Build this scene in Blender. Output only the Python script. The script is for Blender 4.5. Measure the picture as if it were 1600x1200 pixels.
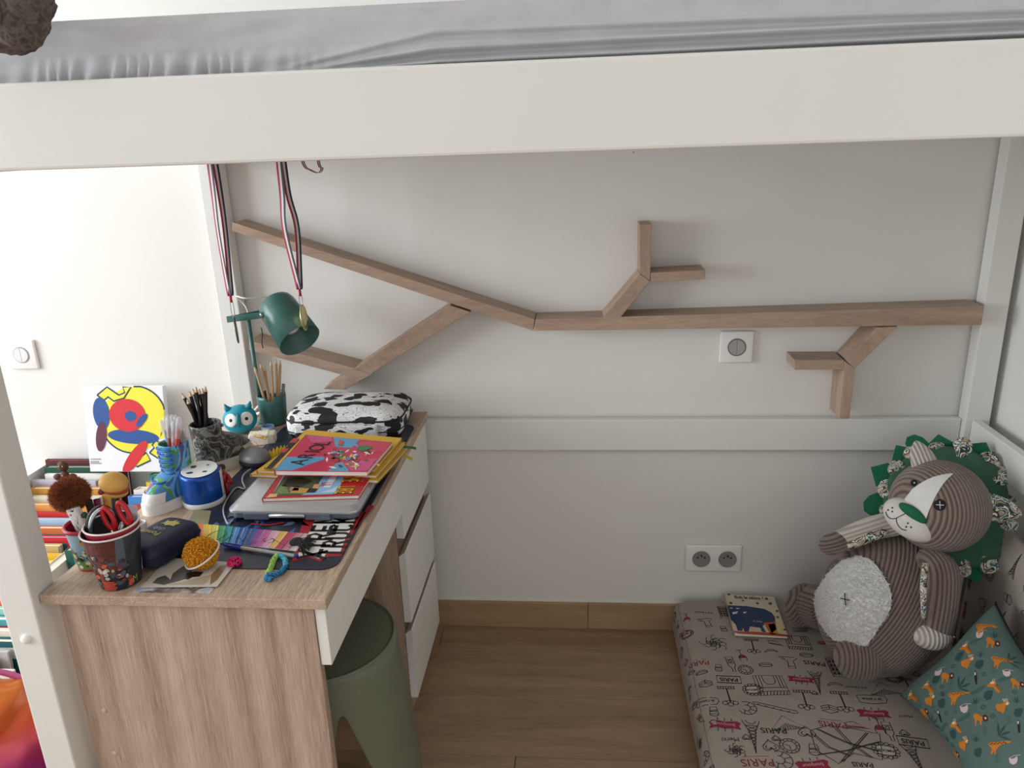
import bpy, bmesh, math, random
from mathutils import Vector, Matrix, Euler, noise
from mathutils.geometry import tessellate_polygon
for _o in list(bpy.data.objects): bpy.data.objects.remove(_o)
SC = bpy.context.scene
COL = SC.collection
PI = math.pi
rnd = random.Random(7)
V = Vector

# ------------------------------------------------------------------ camera
FPX, YAW, PITCH, ROLL = 1202.26, math.radians(5.2523), math.radians(17.8086), math.radians(-2.0422)
CAM = V((0.0, -1.92, 1.36))
def _axes():
    cy, sy, cp, sp = math.cos(YAW), math.sin(YAW), math.cos(PITCH), math.sin(PITCH)
    f = V((-sy*cp, cy*cp, -sp)); r = V((cy, sy, 0)); u = r.cross(f)
    c, s = math.cos(ROLL), math.sin(ROLL)
    return c*r + s*u, -s*r + c*u, f
CR, CU, CF = _axes()
cd = bpy.data.cameras.new('camera'); cam = bpy.data.objects.new('camera', cd); COL.objects.link(cam)
cd.sensor_width = 36; cd.lens = 36*FPX/1600; cd.clip_start = 0.05; cd.clip_end = 60
cam.matrix_world = Matrix(((CR.x, CU.x, -CF.x, CAM.x), (CR.y, CU.y, -CF.y, CAM.y), (CR.z, CU.z, -CF.z, CAM.z), (0, 0, 0, 1)))
SC.camera = cam
def ray(x, y): return (x-800)/FPX*CR - (y-600)/FPX*CU + CF
def PX(x, y, X): d = ray(x, y); return CAM + d*((X-CAM.x)/d.x)
def PY(x, y, Y): d = ray(x, y); return CAM + d*((Y-CAM.y)/d.y)
def PZ(x, y, Z): d = ray(x, y); return CAM + d*((Z-CAM.z)/d.z)

# ------------------------------------------------------------------ light
w = bpy.data.worlds.new('world'); SC.world = w; w.use_nodes = True
bg = w.node_tree.nodes['Background']; bg.inputs[0].default_value = (1.0, 0.995, 0.98, 1); bg.inputs[1].default_value = 0.56
def area(name, loc, rot, sx, sy, power, col):
    l = bpy.data.lights.new(name, 'AREA'); l.shape = 'RECTANGLE'; l.size = sx; l.size_y = sy; l.energy = power; l.color = col
    o = bpy.data.objects.new(name, l); COL.objects.link(o); o.location = loc; o.rotation_euler = rot; return o
# daylight falling through the window of the left wall
area('window_daylight', (-3.27, -1.50, 1.5), (0, -PI/2, 0), 1.5, 2.1, 84, (0.90, 0.955, 1.0))
vs = SC.view_settings; vs.view_transform = 'Standard'; vs.look = 'None'; vs.exposure = 0.30; vs.gamma = 1.0; vs.use_curve_mapping = False

# ------------------------------------------------------------------ materials
def lin(h):
    h = h.lstrip('#'); out = []
    for i in (0, 2, 4):
        c = int(h[i:i+2], 16)/255; out.append(c/12.92 if c <= 0.04045 else ((c+0.055)/1.055)**2.4)
    return out
def _new(name):
    m = bpy.data.materials.new(name); m.use_nodes = True
    nt = m.node_tree; return m, nt, nt.nodes['Principled BSDF']
def N(nt, t, **kw):
    n = nt.nodes.new(t)
    for k, v in kw.items(): setattr(n, k, v)
    return n
_mc = {}
def mat(h, rough=0.55, var=0.05, scale=25, bump=0.0, bscale=300, metal=0.0, alpha=1.0, trans=0.0, sheen=0.0, emit=0.0):
    key = (h, rough, var, scale, bump, bscale, metal, alpha, trans, sheen, emit)
    if key in _mc: return _mc[key]
    m, nt, b = _new('m_'+h.strip('#')); L = nt.links.new
    c = lin(h); tc = N(nt, 'ShaderNodeTexCoord'); nz = N(nt, 'ShaderNodeTexNoise'); nz.inputs['Scale'].default_value = scale; nz.inputs['Detail'].default_value = 4
    L(tc.outputs['Object'], nz.inputs['Vector'])
    rp = N(nt, 'ShaderNodeValToRGB'); rp.color_ramp.elements[0].position = 0.3; rp.color_ramp.elements[1].position = 0.7
    rp.color_ramp.elements[0].color = [max(0, x*(1-var)) for x in c]+[1]; rp.color_ramp.elements[1].color = [min(1, x*(1+var)) for x in c]+[1]
    L(nz.outputs['Fac'], rp.inputs['Fac']); L(rp.outputs['Color'], b.inputs['Base Color'])
    b.inputs['Roughness'].default_value = rough; b.inputs['Metallic'].default_value = metal
    if alpha < 1: b.inputs['Alpha'].default_value = alpha
    if trans: b.inputs['Transmission Weight'].default_value = trans
    if sheen: b.inputs['Sheen Weight'].default_value = sheen
    if emit: b.inputs['Emission Color'].default_value = c+[1]; b.inputs['Emission Strength'].default_value = emit
    if bump:
        n2 = N(nt, 'ShaderNodeTexNoise'); n2.inputs['Scale'].default_value = bscale; n2.inputs['Detail'].default_value = 3
        L(tc.outputs['Object'], n2.inputs['Vector']); bp = N(nt, 'ShaderNodeBump'); bp.inputs['Strength'].default_value = bump; bp.inputs['Distance'].default_value = 0.002
        L(n2.outputs['Fac'], bp.inputs['Height']); L(bp.outputs['Normal'], b.inputs['Normal'])
    _mc[key] = m; return m
def wood(name, c1, c2, stretch, scale=6.0, rough=0.5, fine=0.35, rand=0.0, bump=0.25, wave=0.0, fs=7.0, lo=0.32, hi=0.68):
    m, nt, b = _new(name); L = nt.links.new
    tc = N(nt, 'ShaderNodeTexCoord'); mp = N(nt, 'ShaderNodeMapping'); mp.inputs['Scale'].default_value = stretch
    L(tc.outputs['Object'], mp.inputs['Vector']); vec = mp.outputs['Vector']
    if rand:
        oi = N(nt, 'ShaderNodeObjectInfo'); ad = N(nt, 'ShaderNodeVectorMath', operation='ADD'); ml = N(nt, 'ShaderNodeMath', operation='MULTIPLY'); ml.inputs[1].default_value = 40
        L(oi.outputs['Random'], ml.inputs[0]); L(vec, ad.inputs[0]); L(ml.outputs[0], ad.inputs[1]); vec = ad.outputs[0]
    n1 = N(nt, 'ShaderNodeTexNoise'); n1.inputs['Scale'].default_value = scale; n1.inputs['Detail'].default_value = 6; n1.inputs['Roughness'].default_value = 0.6; n1.inputs['Distortion'].default_value = 0.6
    n2 = N(nt, 'ShaderNodeTexNoise'); n2.inputs['Scale'].default_value = scale*fs; n2.inputs['Detail'].default_value = 5; n2.inputs['Roughness'].default_value = 0.7
    L(vec, n1.inputs['Vector']); L(vec, n2.inputs['Vector'])
    mx = N(nt, 'ShaderNodeMix'); mx.inputs[0].default_value = fine; L(n1.outputs['Fac'], mx.inputs[2]); L(n2.outputs['Fac'], mx.inputs[3])
    fac = mx.outputs[0]
    if wave:
        wv = N(nt, 'ShaderNodeTexWave', wave_type='RINGS', rings_direction='Y' ); wv.inputs['Scale'].default_value = wave; wv.inputs['Distortion'].default_value = 5; wv.inputs['Detail'].default_value = 3; wv.inputs['Detail Scale'].default_value = 1.5
        L(vec, wv.inputs['Vector']); m3 = N(nt, 'ShaderNodeMix'); m3.inputs[0].default_value = 0.12; L(fac, m3.inputs[2]); L(wv.outputs['Fac'], m3.inputs[3]); fac = m3.outputs[0]
    rp = N(nt, 'ShaderNodeValToRGB'); rp.color_ramp.elements[0].position = lo; rp.color_ramp.elements[1].position = hi
    rp.color_ramp.elements[0].color = lin(c1)+[1]; rp.color_ramp.elements[1].color = lin(c2)+[1]; L(fac, rp.inputs['Fac'])
    colr = rp.outputs['Color']
    if rand:
        hs = N(nt, 'ShaderNodeHueSaturation'); mr = N(nt, 'ShaderNodeMapRange'); mr.inputs[3].default_value = 1-rand; mr.inputs[4].default_value = 1+rand
        L(oi.outputs['Random'], mr.inputs[0]); L(mr.outputs[0], hs.inputs['Value']); L(colr, hs.inputs['Color']); colr = hs.outputs['Color']
    L(colr, b.inputs['Base Color']); b.inputs['Roughness'].default_value = rough
    bp = N(nt, 'ShaderNodeBump'); bp.inputs['Strength'].default_value = bump; bp.inputs['Distance'].default_value = 0.0015
    L(n2.outputs['Fac'], bp.inputs['Height']); L(bp.outputs['Normal'], b.inputs['Normal'])
    return m
def cord(name, c1, c2, direction, scale, warp=0.0):
    """corduroy: rounded ribs across one object axis"""
    m, nt, b = _new(name); L = nt.links.new
    tc = N(nt, 'ShaderNodeTexCoord'); wv = N(nt, 'ShaderNodeTexWave', wave_type='BANDS', bands_direction=direction); wv.inputs['Scale'].default_value = scale; wv.inputs['Distortion'].default_value = warp; wv.inputs['Detail'].default_value = 1; wv.inputs['Detail Scale'].default_value = 0.6
    L(tc.outputs['Object'], wv.inputs['Vector'])
    nz = N(nt, 'ShaderNodeTexNoise'); nz.inputs['Scale'].default_value = 420; nz.inputs['Detail'].default_value = 3; L(tc.outputs['Object'], nz.inputs['Vector'])
    ad = N(nt, 'ShaderNodeMath', operation='MULTIPLY_ADD'); L(nz.outputs['Fac'], ad.inputs[0]); ad.inputs[1].default_value = 0.35; L(wv.outputs['Fac'], ad.inputs[2])
    rp = N(nt, 'ShaderNodeValToRGB'); rp.color_ramp.elements[0].position = 0.15; rp.color_ramp.elements[1].position = 0.75
    rp.color_ramp.elements[0].color = lin(c1)+[1]; rp.color_ramp.elements[1].color = lin(c2)+[1]; L(ad.outputs[0], rp.inputs['Fac']); L(rp.outputs['Color'], b.inputs['Base Color'])
    bp = N(nt, 'ShaderNodeBump'); bp.inputs['Strength'].default_value = 0.9; bp.inputs['Distance'].default_value = 0.004; L(ad.outputs[0], bp.inputs['Height']); L(bp.outputs['Normal'], b.inputs['Normal'])
    b.inputs['Roughness'].default_value = 0.9; b.inputs['Sheen Weight'].default_value = 0.3
    return m
def patches(name, cols, scale, rough=0.5, kind='voronoi', stretch=(1, 1, 1), sharp=True, bump=0.0):
    """flat print: a busy pattern of coloured patches"""
    m, nt, b = _new(name); L = nt.links.new
    tc = N(nt, 'ShaderNodeTexCoord'); mp = N(nt, 'ShaderNodeMapping'); mp.inputs['Scale'].default_value = stretch; L(tc.outputs['Object'], mp.inputs['Vector'])
    nz = N(nt, 'ShaderNodeTexNoise'); nz.inputs['Scale'].default_value = scale; nz.inputs['Detail'].default_value = 3; nz.inputs['Distortion'].default_value = 1.2; L(mp.outputs['Vector'], nz.inputs['Vector'])
    fac = nz.outputs['Fac']
    if kind == 'voronoi':
        vo = N(nt, 'ShaderNodeTexVoronoi'); vo.inputs['Scale'].default_value = scale; L(mp.outputs['Vector'], vo.inputs['Vector'])
        sp = N(nt, 'ShaderNodeSeparateColor'); L(vo.outputs['Color'], sp.inputs[0]); fac = sp.outputs[0]
    rp = N(nt, 'ShaderNodeValToRGB'); cr = rp.color_ramp; cr.interpolation = 'CONSTANT' if sharp else 'LINEAR'
    lo, hi = (0.0, 1.0) if kind == 'voronoi' else (0.33, 0.67)
    while len(cr.elements) < len(cols): cr.elements.new(0.5)
    for i, c in enumerate(cols):
        cr.elements[i].position = lo+(hi-lo)*(i/len(cols) if sharp else i/max(1, len(cols)-1)); cr.elements[i].color = lin(c)+[1]
    L(fac, rp.inputs['Fac']); L(rp.outputs['Color'], b.inputs['Base Color']); b.inputs['Roughness'].default_value = rough
    if bump:
        bp = N(nt, 'ShaderNodeBump'); bp.inputs['Strength'].default_value = bump; bp.inputs['Distance'].default_value = 0.002
        n2 = N(nt, 'ShaderNodeTexNoise'); n2.inputs['Scale'].default_value = 250; L(tc.outputs['Object'], n2.inputs['Vector']); L(n2.outputs['Fac'], bp.inputs['Height']); L(bp.outputs['Normal'], b.inputs['Normal'])
    return m

# ------------------------------------------------------------------ mesh helpers
def BM(): return bmesh.new()
def box(bm, x0, x1, y0, y1, z0, z1, M=None, bev=0.0, seg=2):
    t = bmesh.new(); r = bmesh.ops.create_cube(t, size=1)
    for v in t.verts: v.co = V(((x0+x1)/2+v.co.x*(x1-x0), (y0+y1)/2+v.co.y*(y1-y0), (z0+z1)/2+v.co.z*(z1-z0)))
    if bev: bmesh.ops.bevel(t, geom=t.edges[:], offset=bev, segments=seg, profile=0.5, affect='EDGES')
    merge(bm, t, M)
def merge(bm, t, M=None):
    if M is not None: bmesh.ops.transform(t, matrix=M, verts=t.verts)
    me = bpy.data.meshes.new('tmp'); t.to_mesh(me); t.free(); bm.from_mesh(me); bpy.data.meshes.remove(me)
def prism(bm, bottom, top, bev=0.0):
    """solid between two equal polygons given as lists of 3D points"""
    t = bmesh.new(); n = len(bottom)
    a = [t.verts.new(p) for p in bottom]; b = [t.verts.new(p) for p in top]
    t.faces.new(a[::-1]); t.faces.new(b)
    for i in range(n): t.faces.new((a[i], a[(i+1) % n], b[(i+1) % n], b[i]))
    bmesh.ops.recalc_face_normals(t, faces=t.faces)
    if bev: bmesh.ops.bevel(t, geom=t.edges[:], offset=bev, segments=2, profile=0.5, affect='EDGES')
    merge(bm, t)
def lathe(bm, prof, n=32, M=None, sx=1.0, sy=1.0, a0=0.0, a1=2*PI, caps=False):
    t = bmesh.new(); full = abs(a1-a0-2*PI) < 1e-6; k = n if full else n+1; rings = []
    for r, z in prof:
        if r < 1e-6: rings.append([t.verts.new((0, 0, z))]*k); continue
        rings.append([t.verts.new((math.cos(a0+(a1-a0)*i/n)*r*sx, math.sin(a0+(a1-a0)*i/n)*r*sy, z)) for i in range(k)])
    for A, B in zip(rings, rings[1:]):
        for i in range(n):
            j = (i+1) % k; f = []
            for v in (A[i], A[j], B[j], B[i]):
                if v not in f: f.append(v)
            if len(f) > 2: t.faces.new(f)
    if caps:
        for R_, rev in ((rings[0], True), (rings[-1], False)):
            if len(set(R_)) > 2: t.faces.new(R_[::-1] if rev else R_)
    bmesh.ops.recalc_face_normals(t, faces=t.faces); merge(bm, t, M)
def ell(bm, c, r, M=None, u=24, v=16):
    t = bmesh.new(); bmesh.ops.create_uvsphere(t, u_segments=u, v_segments=v, radius=1)
    for q in t.verts: q.co = V((q.co.x*r[0], q.co.y*r[1], q.co.z*r[2]))
    bmesh.ops.transform(t, matrix=(Matrix.Translation(c) @ (M if M is not None else Matrix())), verts=t.verts); merge(bm, t)
def tube(bm, pts, r, n=8, caps=True, flat=None, closed=False):
    """tube along pts; r number or list; flat=(w,t,up) gives a ribbon"""
    pts = [V(p) for p in pts]; t = bmesh.new(); rings = []; k = len(pts)
    up = V((0, 0, 1)); prev = None
    for i, p in enumerate(pts):
        if closed: d = pts[(i+1) % k]-pts[i-1]
        else: d = pts[min(i+1, k-1)]-pts[max(i-1, 0)]
        d.normalize()
        if prev is None:
            a = d.cross(up)
            if a.length < 1e-3: a = d.cross(V((1, 0, 0)))
            a.normalize()
        else:
            a = prev-d*prev.dot(d); a.normalize()
        prev = a; b = d.cross(a); rr = r[i] if isinstance(r, (list, tuple)) else r
        rings.append([t.verts.new(p+(a*math.cos(2*PI*j/n)+b*math.sin(2*PI*j/n))*rr) for j in range(n)])
    prs = list(zip(rings, rings[1:]))+([(rings[-1], rings[0])] if closed else [])
    for A, B in prs:
        for j in range(n): t.faces.new((A[j], A[(j+1) % n], B[(j+1) % n], B[j]))
    if caps and not closed: t.faces.new(rings[0][::-1]); t.faces.new(rings[-1])
    bmesh.ops.recalc_face_normals(t, faces=t.faces); merge(bm, t)
def ribbon(bm, pts, side, w, th=0.0012):
    """flat strap: pts centreline, side vector(s), width, thickness"""
    t = bmesh.new(); pts = [V(p) for p in pts]; rows = []
    for i, p in enumerate(pts):
        s = V(side[i] if isinstance(side, list) else side).normalized(); d = (pts[min(i+1, len(pts)-1)]-pts[max(i-1, 0)]).normalized(); n = d.cross(s).normalized()
        rows.append([t.verts.new(p+s*a*w/2+n*b*th/2) for a, b in ((-1, -1), (1, -1), (1, 1), (-1, 1))])
    for A, B in zip(rows, rows[1:]):
        for j in range(4): t.faces.new((A[j], A[(j+1) % 4], B[(j+1) % 4], B[j]))
    t.faces.new(rows[0][::-1]); t.faces.new(rows[-1]); bmesh.ops.recalc_face_normals(t, faces=t.faces); merge(bm, t)
def surf(bm, f, nu, nv, wu=False, wv=False):
    t = bmesh.new(); g = [[t.verts.new(f(i/(nu if wu else nu-1), j/(nv if wv else nv-1))) for j in range(nv)] for i in range(nu)]
    for i in range(nu if wu else nu-1):
        for j in range(nv if wv else nv-1):
            t.faces.new((g[i][j], g[(i+1) % nu][j], g[(i+1) % nu][(j+1) % nv], g[i][(j+1) % nv]))
    bmesh.ops.remove_doubles(t, verts=t.verts, dist=1e-6); bmesh.ops.recalc_face_normals(t, faces=t.faces); merge(bm, t)
def smoothpath(pts, k=6):
    pts = [V(p) for p in pts]; out = []
    for i in range(len(pts)-1):
        p0, p1, p2, p3 = pts[max(i-1, 0)], pts[i], pts[i+1], pts[min(i+2, len(pts)-1)]
        for j in range(k):
            t = j/k; out.append(0.5*((2*p1)+(p2-p0)*t+(2*p0-5*p1+4*p2-p3)*t*t+(3*p1-p0-3*p2+p3)*t**3))
    return out+[pts[-1]]

ROOTM = {}
def thing(name, label, cat, M=None, group=None):
    o = bpy.data.objects.new(name, None); COL.objects.link(o); o.empty_display_size = 0.05
    if M is None: M = Matrix()
    elif not isinstance(M, Matrix): M = Matrix.Translation(M)
    o.matrix_basis = M; ROOTM[o.name] = M
    o['label'] = label; o['category'] = cat
    if group: o['group'] = group
    return o
def obj(name, bm, m, parent=None, smooth=False, world=False, label=None, auto=None):
    """link one mesh; world=True: coordinates are world ones and get taken into the parent's frame"""
    if world and parent is not None:
        M = Matrix(); p = parent
        M = ROOTM[p.name]
        bmesh.ops.transform(bm, matrix=M.inverted(), verts=bm.verts)
    me = bpy.data.meshes.new(name); bm.to_mesh(me); bm.free()
    for k in (m if isinstance(m, (list, tuple)) else [m]): me.materials.append(k)
    o = bpy.data.objects.new(name, me); COL.objects.link(o)
    if smooth: me.polygons.foreach_set('use_smooth', [True]*len(me.polygons))
    if auto is not None:
        me.polygons.foreach_set('use_smooth', [True]*len(me.polygons)); me.set_sharp_from_angle(angle=math.radians(auto))
    if parent is not None: o.parent = parent; ROOTM[o.name] = ROOTM.get(parent.name, Matrix())
    else: ROOTM[o.name] = Matrix()
    if label: o['label'] = label
    return o
def tag(o, label, cat, group=None):
    o['label'] = label; o['category'] = cat
    if group: o['group'] = group
    return o
def struct(o): o['kind'] = 'structure'; return o
def base_at(o, loc):
    """move the origin of a one-mesh world-space object to loc"""
    o.data.transform(Matrix.Translation(-V(loc))); o.location = loc; ROOTM[o.name] = Matrix.Translation(loc); return o

# ------------------------------------------------------------------ flat print
_tc = {}
def textmesh(s, bold=0.0):
    if (s, bold) in _tc: return _tc[(s, bold)]
    c = bpy.data.curves.new('t', 'FONT'); c.body = s; c.size = 1; c.offset = bold; c.resolution_u = 3; c.align_x = 'CENTER'; c.align_y = 'CENTER'
    o = bpy.data.objects.new('t', c); me = bpy.data.meshes.new_from_object(o)
    r = ([V((v.co.x, v.co.y)) for v in me.vertices], [tuple(p.vertices) for p in me.polygons])
    bpy.data.objects.remove(o); bpy.data.curves.remove(c); bpy.data.meshes.remove(me)
    _tc[(s, bold)] = r; return r
class Print:
    def __init__(s, h=0.0004, dl=0.0003): s.f = []; s.mats = []; s.h = h; s.dl = dl
    def mi(s, m):
        if m not in s.mats: s.mats.append(m)
        return s.mats.index(m)
    def poly(s, pts, m, layer=0):
        pts = [V((p[0], p[1])) for p in pts]
        tr = tessellate_polygon([[V((p.x, p.y, 0)) for p in pts]])
        for t in tr: s.f.append(([pts[i] for i in t], s.mi(m), layer))
        return s
    def disc(s, c, rx, ry, m, layer=0, rot=0, n=16):
        ca, sa = math.cos(rot), math.sin(rot)
        return s.poly([(c[0]+math.cos(2*PI*i/n)*rx*ca-math.sin(2*PI*i/n)*ry*sa, c[1]+math.cos(2*PI*i/n)*rx*sa+math.sin(2*PI*i/n)*ry*ca) for i in range(n)], m, layer)
    def stroke(s, pts, wd, m, layer=0, closed=False):
        pts = [V((p[0], p[1])) for p in pts]; k = len(pts); L, R = [], []
        for i, p in enumerate(pts):
            a = pts[(i-1) % k] if (closed or i) else p; b = pts[(i+1) % k] if (closed or i < k-1) else p
            d = b-a
            if d.length < 1e-9: d = V((1, 0))
            d.normalize(); n = V((-d.y, d.x))*wd/2; L.append(p+n); R.append(p-n)
        for i in range(k if closed else k-1):
            j = (i+1) % k; s.f.append(([R[i], R[j], L[j], L[i]], s.mi(m), layer))
        return s
    def text(s, st, c, size, m, layer=0, rot=0, bold=0.0, sx=1.0):
        vs, fs = textmesh(st, bold); ca, sa = math.cos(rot)*size, math.sin(rot)*size
        P = [V((c[0]+v.x*sx*ca-v.y*sa, c[1]+v.x*sx*sa+v.y*ca)) for v in vs]
        for f in fs: s.f.append(([P[i] for i in f], s.mi(m), layer))
        return s
    def build(s, name, mp, parent, res=None, label=None, world=True):
        bm = BM()
        for pts, mi, ly in s.f:
            vs = [bm.verts.new((p.x, p.y, s.h+ly*s.dl)) for p in pts]
            try: f = bm.faces.new(vs); f.material_index = mi
            except ValueError: pass
        if res and bm.verts:
            for ax in (0, 1):
                lo = min(v.co[ax] for v in bm.verts); hi = max(v.co[ax] for v in bm.verts); k = math.floor(lo/res)+1
                while k*res < hi:
                    co = V((0, 0, 0)); co[ax] = k*res; no = V((0, 0, 0)); no[ax] = 1
                    bmesh.ops.bisect_plane(bm, geom=bm.verts[:]+bm.edges[:]+bm.faces[:], plane_co=co, plane_no=no, dist=1e-7); k += 1
        for v in bm.verts: v.co = mp(v.co.x, v.co.y, v.co.z)
        # faces look along the surface normal of the map
        o = obj(name, bm, s.mats, parent, world=world, label=label); return o
def plane_map(o, ex, ey):
    o, ex, ey = V(o), V(ex), V(ey); n = ex.cross(ey).normalized()
    return lambda u, v, h: o+ex*u+ey*v+n*h
def inv2(o, ex, ey, p):
    """coordinates of p in the frame o, ex, ey (not nec. orthogonal)"""
    d = V(p)-V(o); a, b, c = ex.dot(ex), ex.dot(ey), ey.dot(ey); e, f = d.dot(ex), d.dot(ey); D = a*c-b*b
    return ((e*c-f*b)/D, (f*a-e*b)/D)
# ================================================================== setting
m_wall = mat('#E8E6E2', 0.75, 0.015, 3, 0.12, 140)
m_white = mat('#ECEBE6', 0.42, 0.012, 6, 0.05, 60)
m_paint = mat('#E7E6E2', 0.45, 0.02, 5, 0.10, 90)
m_floor = wood('floor_oak', '#876B52', '#B09274', (0.9, 9, 9), 2.4, 0.42, 0.4, 0.06, 0.15)
m_base = wood('baseboard_oak', '#9E7F60', '#BC9C7A', (0.9, 9, 9), 2.4, 0.45, 0.4, 0.04, 0.12)
XR, XL, YN = 1.03, -3.25, -3.2
b = BM(); box(b, XL-0.1, XR+0.1, 0, 0.12, 0, 2.5); struct(obj('wall_back', b, m_wall))
b = BM(); box(b, XR, XR+0.1, YN, 0, 0, 2.5); struct(obj('wall_right', b, m_wall))
b = BM()
box(b, XL-0.1, XL, YN, 0, 0, 0.75); box(b, XL-0.1, XL, YN, 0, 2.25, 2.5); box(b, XL-0.1, XL, YN, -2.6, 0.75, 2.25); box(b, XL-0.1, XL, -0.4, 0, 0.75, 2.25)
struct(obj('wall_left', b, m_wall))
b = BM()
for y0, y1, z0, z1 in ((-2.6, -0.4, 0.75, 0.80), (-2.6, -0.4, 2.2, 2.25), (-2.6, -2.55, 0.8, 2.2), (-0.45, -0.4, 0.8, 2.2), (-1.53, -1.47, 0.8, 2.2)): box(b, XL-0.06, XL-0.01, y0, y1, z0, z1)
struct(obj('window_1', b, m_white))
b = BM(); box(b, XL-0.1, XR+0.1, YN, 0.1, 2.5, 2.6); struct(obj('ceiling', b, mat('#F1F0EC', 0.8, 0.01)))
b = BM(); box(b, XL-0.1, XR+0.1, YN, 0, -0.06, -0.012); fl = struct(obj('floor', b, mat('#5A4330', 0.7)))
def plank(x0, x1, y0, y1):
    b = BM(); box(b, x0+0.0006, x1-0.0006, y0+0.0006, y1-0.0006, -0.012, 0, bev=0.0012, seg=1)
    c = V(((x0+x1)/2, (y0+y1)/2, 0)); o = obj('plank', b, m_floor, fl); o.data.transform(Matrix.Translation(-c)); o.location = c
yy = [0, -0.10]
while yy[-1] > YN: yy.append(yy[-1]-0.20)
joint = [0.9, 0.55, -0.75, -0.153, 0.45, -0.6, 0.25, -0.3]
for i, (a, c) in enumerate(zip(yy, yy[1:])):
    x = joint[i % 8]-4*1.3
    while x < XR:
        if x+1.3 > XL: plank(max(x, XL), min(x+1.3, XR), max(c, YN), a)
        x += 1.3
bb = thing('baseboard_back', 'oak baseboard strip running along the foot of the wall', 'baseboard', V((0.3, 0, 0))); del bb['category'], bb['label']; struct(bb)
for x0, x1 in ((XL, -0.9), (-0.9, 0.02), (0.02, XR)):
    b = BM(); box(b, x0+0.0007, x1-0.0007, -0.013, 0, 0.0, 0.083, bev=0.0015); o = obj('baseboard_board', b, m_base, bb, world=True)
b = BM(); box(b, XL, XR, -0.004, 0, 0.083, 0.087); obj('caulk_line', b, m_white, bb, world=True)

# ================================================================== loft bed
BXL, BXR, BYF, BYB = -0.922, 1.012, -0.93, -0.008
bed = thing('loft_bed', 'white painted wooden loft bed standing over the desk and play corner', 'loft bed', V((0.05, -0.47, 0)))
def part(name, args, m, par, bev=0.0025, **k):
    b = BM(); box(b, *args, bev=bev); return obj(name, b, m, par, world=True, **k)
part('post', (BXL, BXL+0.055, BYF, BYF+0.055, 0, 1.448), m_paint, bed)
part('post', (BXL, BXL+0.055, -0.048, BYB, 0, 1.60), m_paint, bed)
part('post', (BXR-0.058, BXR, -0.048, BYB, 0, 1.60), m_paint, bed)
part('post', (BXR-0.058, BXR, BYF, BYF+0.055, 0, 1.60), m_paint, bed)
part('side_beam', (BXL-0.01, BXR, -0.955, BYF-0.0005, 1.340, 1.4445), m_paint, bed, 0.004)
part('side_beam', (BXL+0.056, BXR-0.059, -0.046, -0.022, 1.335, 1.4445), m_paint, bed)
part('end_beam', (BXL+0.012, BXL+0.036, BYF+0.056, -0.049, 1.335, 1.4445), m_paint, bed)
part('end_beam', (BXR-0.036, BXR-0.012, BYF+0.056, -0.049, 1.335, 1.4445), m_paint, bed)
part('back_board', (BXL+0.056, BXR-0.059, -0.030, -0.009, 0.564, 0.650), m_paint, bed)
part('end_board', (BXR-0.044, BXR-0.022, BYF+0.056, -0.049, 0.572, 0.654), m_paint, bed)
ns = 14
for i in range(ns):
    x = BXL+0.10+i*(BXR-BXL-0.2)/(ns-1)
    part('slat', (x-0.035, x+0.035, BYF+0.03, -0.05, 1.380, 1.396), m_paint, bed, 0.002)
b = BM(); c = PY(41, 998, BYF); lathe(b, [(0.0085, 0), (0.0085, 0.002), (0.007, 0.0045), (0.004, 0.006), (0, 0.0065)], 20, Matrix.Translation(c) @ Matrix.Rotation(PI/2, 4, 'X')); obj('bolt_cap', b, mat('#F2F1EC', 0.35), bed, True, world=True)
b = BM(); c = PY(990, 238, -0.955); lathe(b, [(0.0012, 0), (0.0012, 0.0006), (0, 0.0006)], 8, Matrix.Translation(c) @ Matrix.Rotation(PI/2, 4, 'X')); obj('knot_mark', b, mat('#8C8A84', 0.6), bed, world=True)

# sheet-covered mattress on the bed: rounded block with wrinkles in its front face
m_sheet = mat('#C0C0C4', 0.85, 0.03, 40, 0.25, 700)
def front_fold(x, t):
    """outward bulge of the sheet; t 0 bottom .. 1 top"""
    d = 0.0
    g = math.exp(-((x+0.53)/0.16)**2)*max(0, 1-abs(t-0.45)*3.5)
    d += g*0.006*math.sin(x*300+math.sin(x*57)*2.5-t*9)
    if x > -0.42:
        s = min(1, (x+0.42)/0.25)
        for k, (off, amp) in enumerate(((0.50, 0.012), (0.62, 0.008), (0.76, 0.005))):
            c = 0.40+(off-0.40)*s*(0.85+0.25*math.sin(x*1.7+k))
            d += amp*s*math.exp(-((t-c)/0.028)**2)-amp*0.9*s*math.exp(-((t-c+0.06)/0.030)**2)
    d += 0.005*noise.noise(V((x*3, t*2, 1.3)))+0.003*noise.noise(V((x*14, t*7, 4)))
    return d
X0, X1, Y0, Y1, Z0, Z1 = BXL+0.062, BXR-0.064, BYF+0.012, -0.055, 1.397, 1.518
def ring(j):
    """profile around the mattress in YZ starting at the bottom front"""
    R_ = 0.012; P = []
    P += [('f', Y0, Z0+(Z1-R_-Z0)*k/60, k/60) for k in range(61)]
    P += [('c', Y0+R_-R_*math.cos(a), Z1-R_+R_*math.sin(a), 1) for a in (0.4, 0.8, 1.2, PI/2)]
    P += [('t', Y0+R_+(Y1-Y0-2*R_)*k/10, Z1, 1) for k in range(1, 11)]
    P += [('b', Y1, Z1-R_, 1), ('b', Y1, Z0, 0)]
    return P
prof = ring(0)
b = BM()
def msf(u, v):
    x = X0+(X1-X0)*u; k, y, z, t = prof[min(len(prof)-1, round(v*(len(prof)-1)))]
    if k == 'f': y -= front_fold(x, t)
    if k == 't': z += 0.006*noise.noise(V((x*2, y*2, 0)))
    return V((x, y, z))
surf(b, msf, 420, len(prof))
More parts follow.
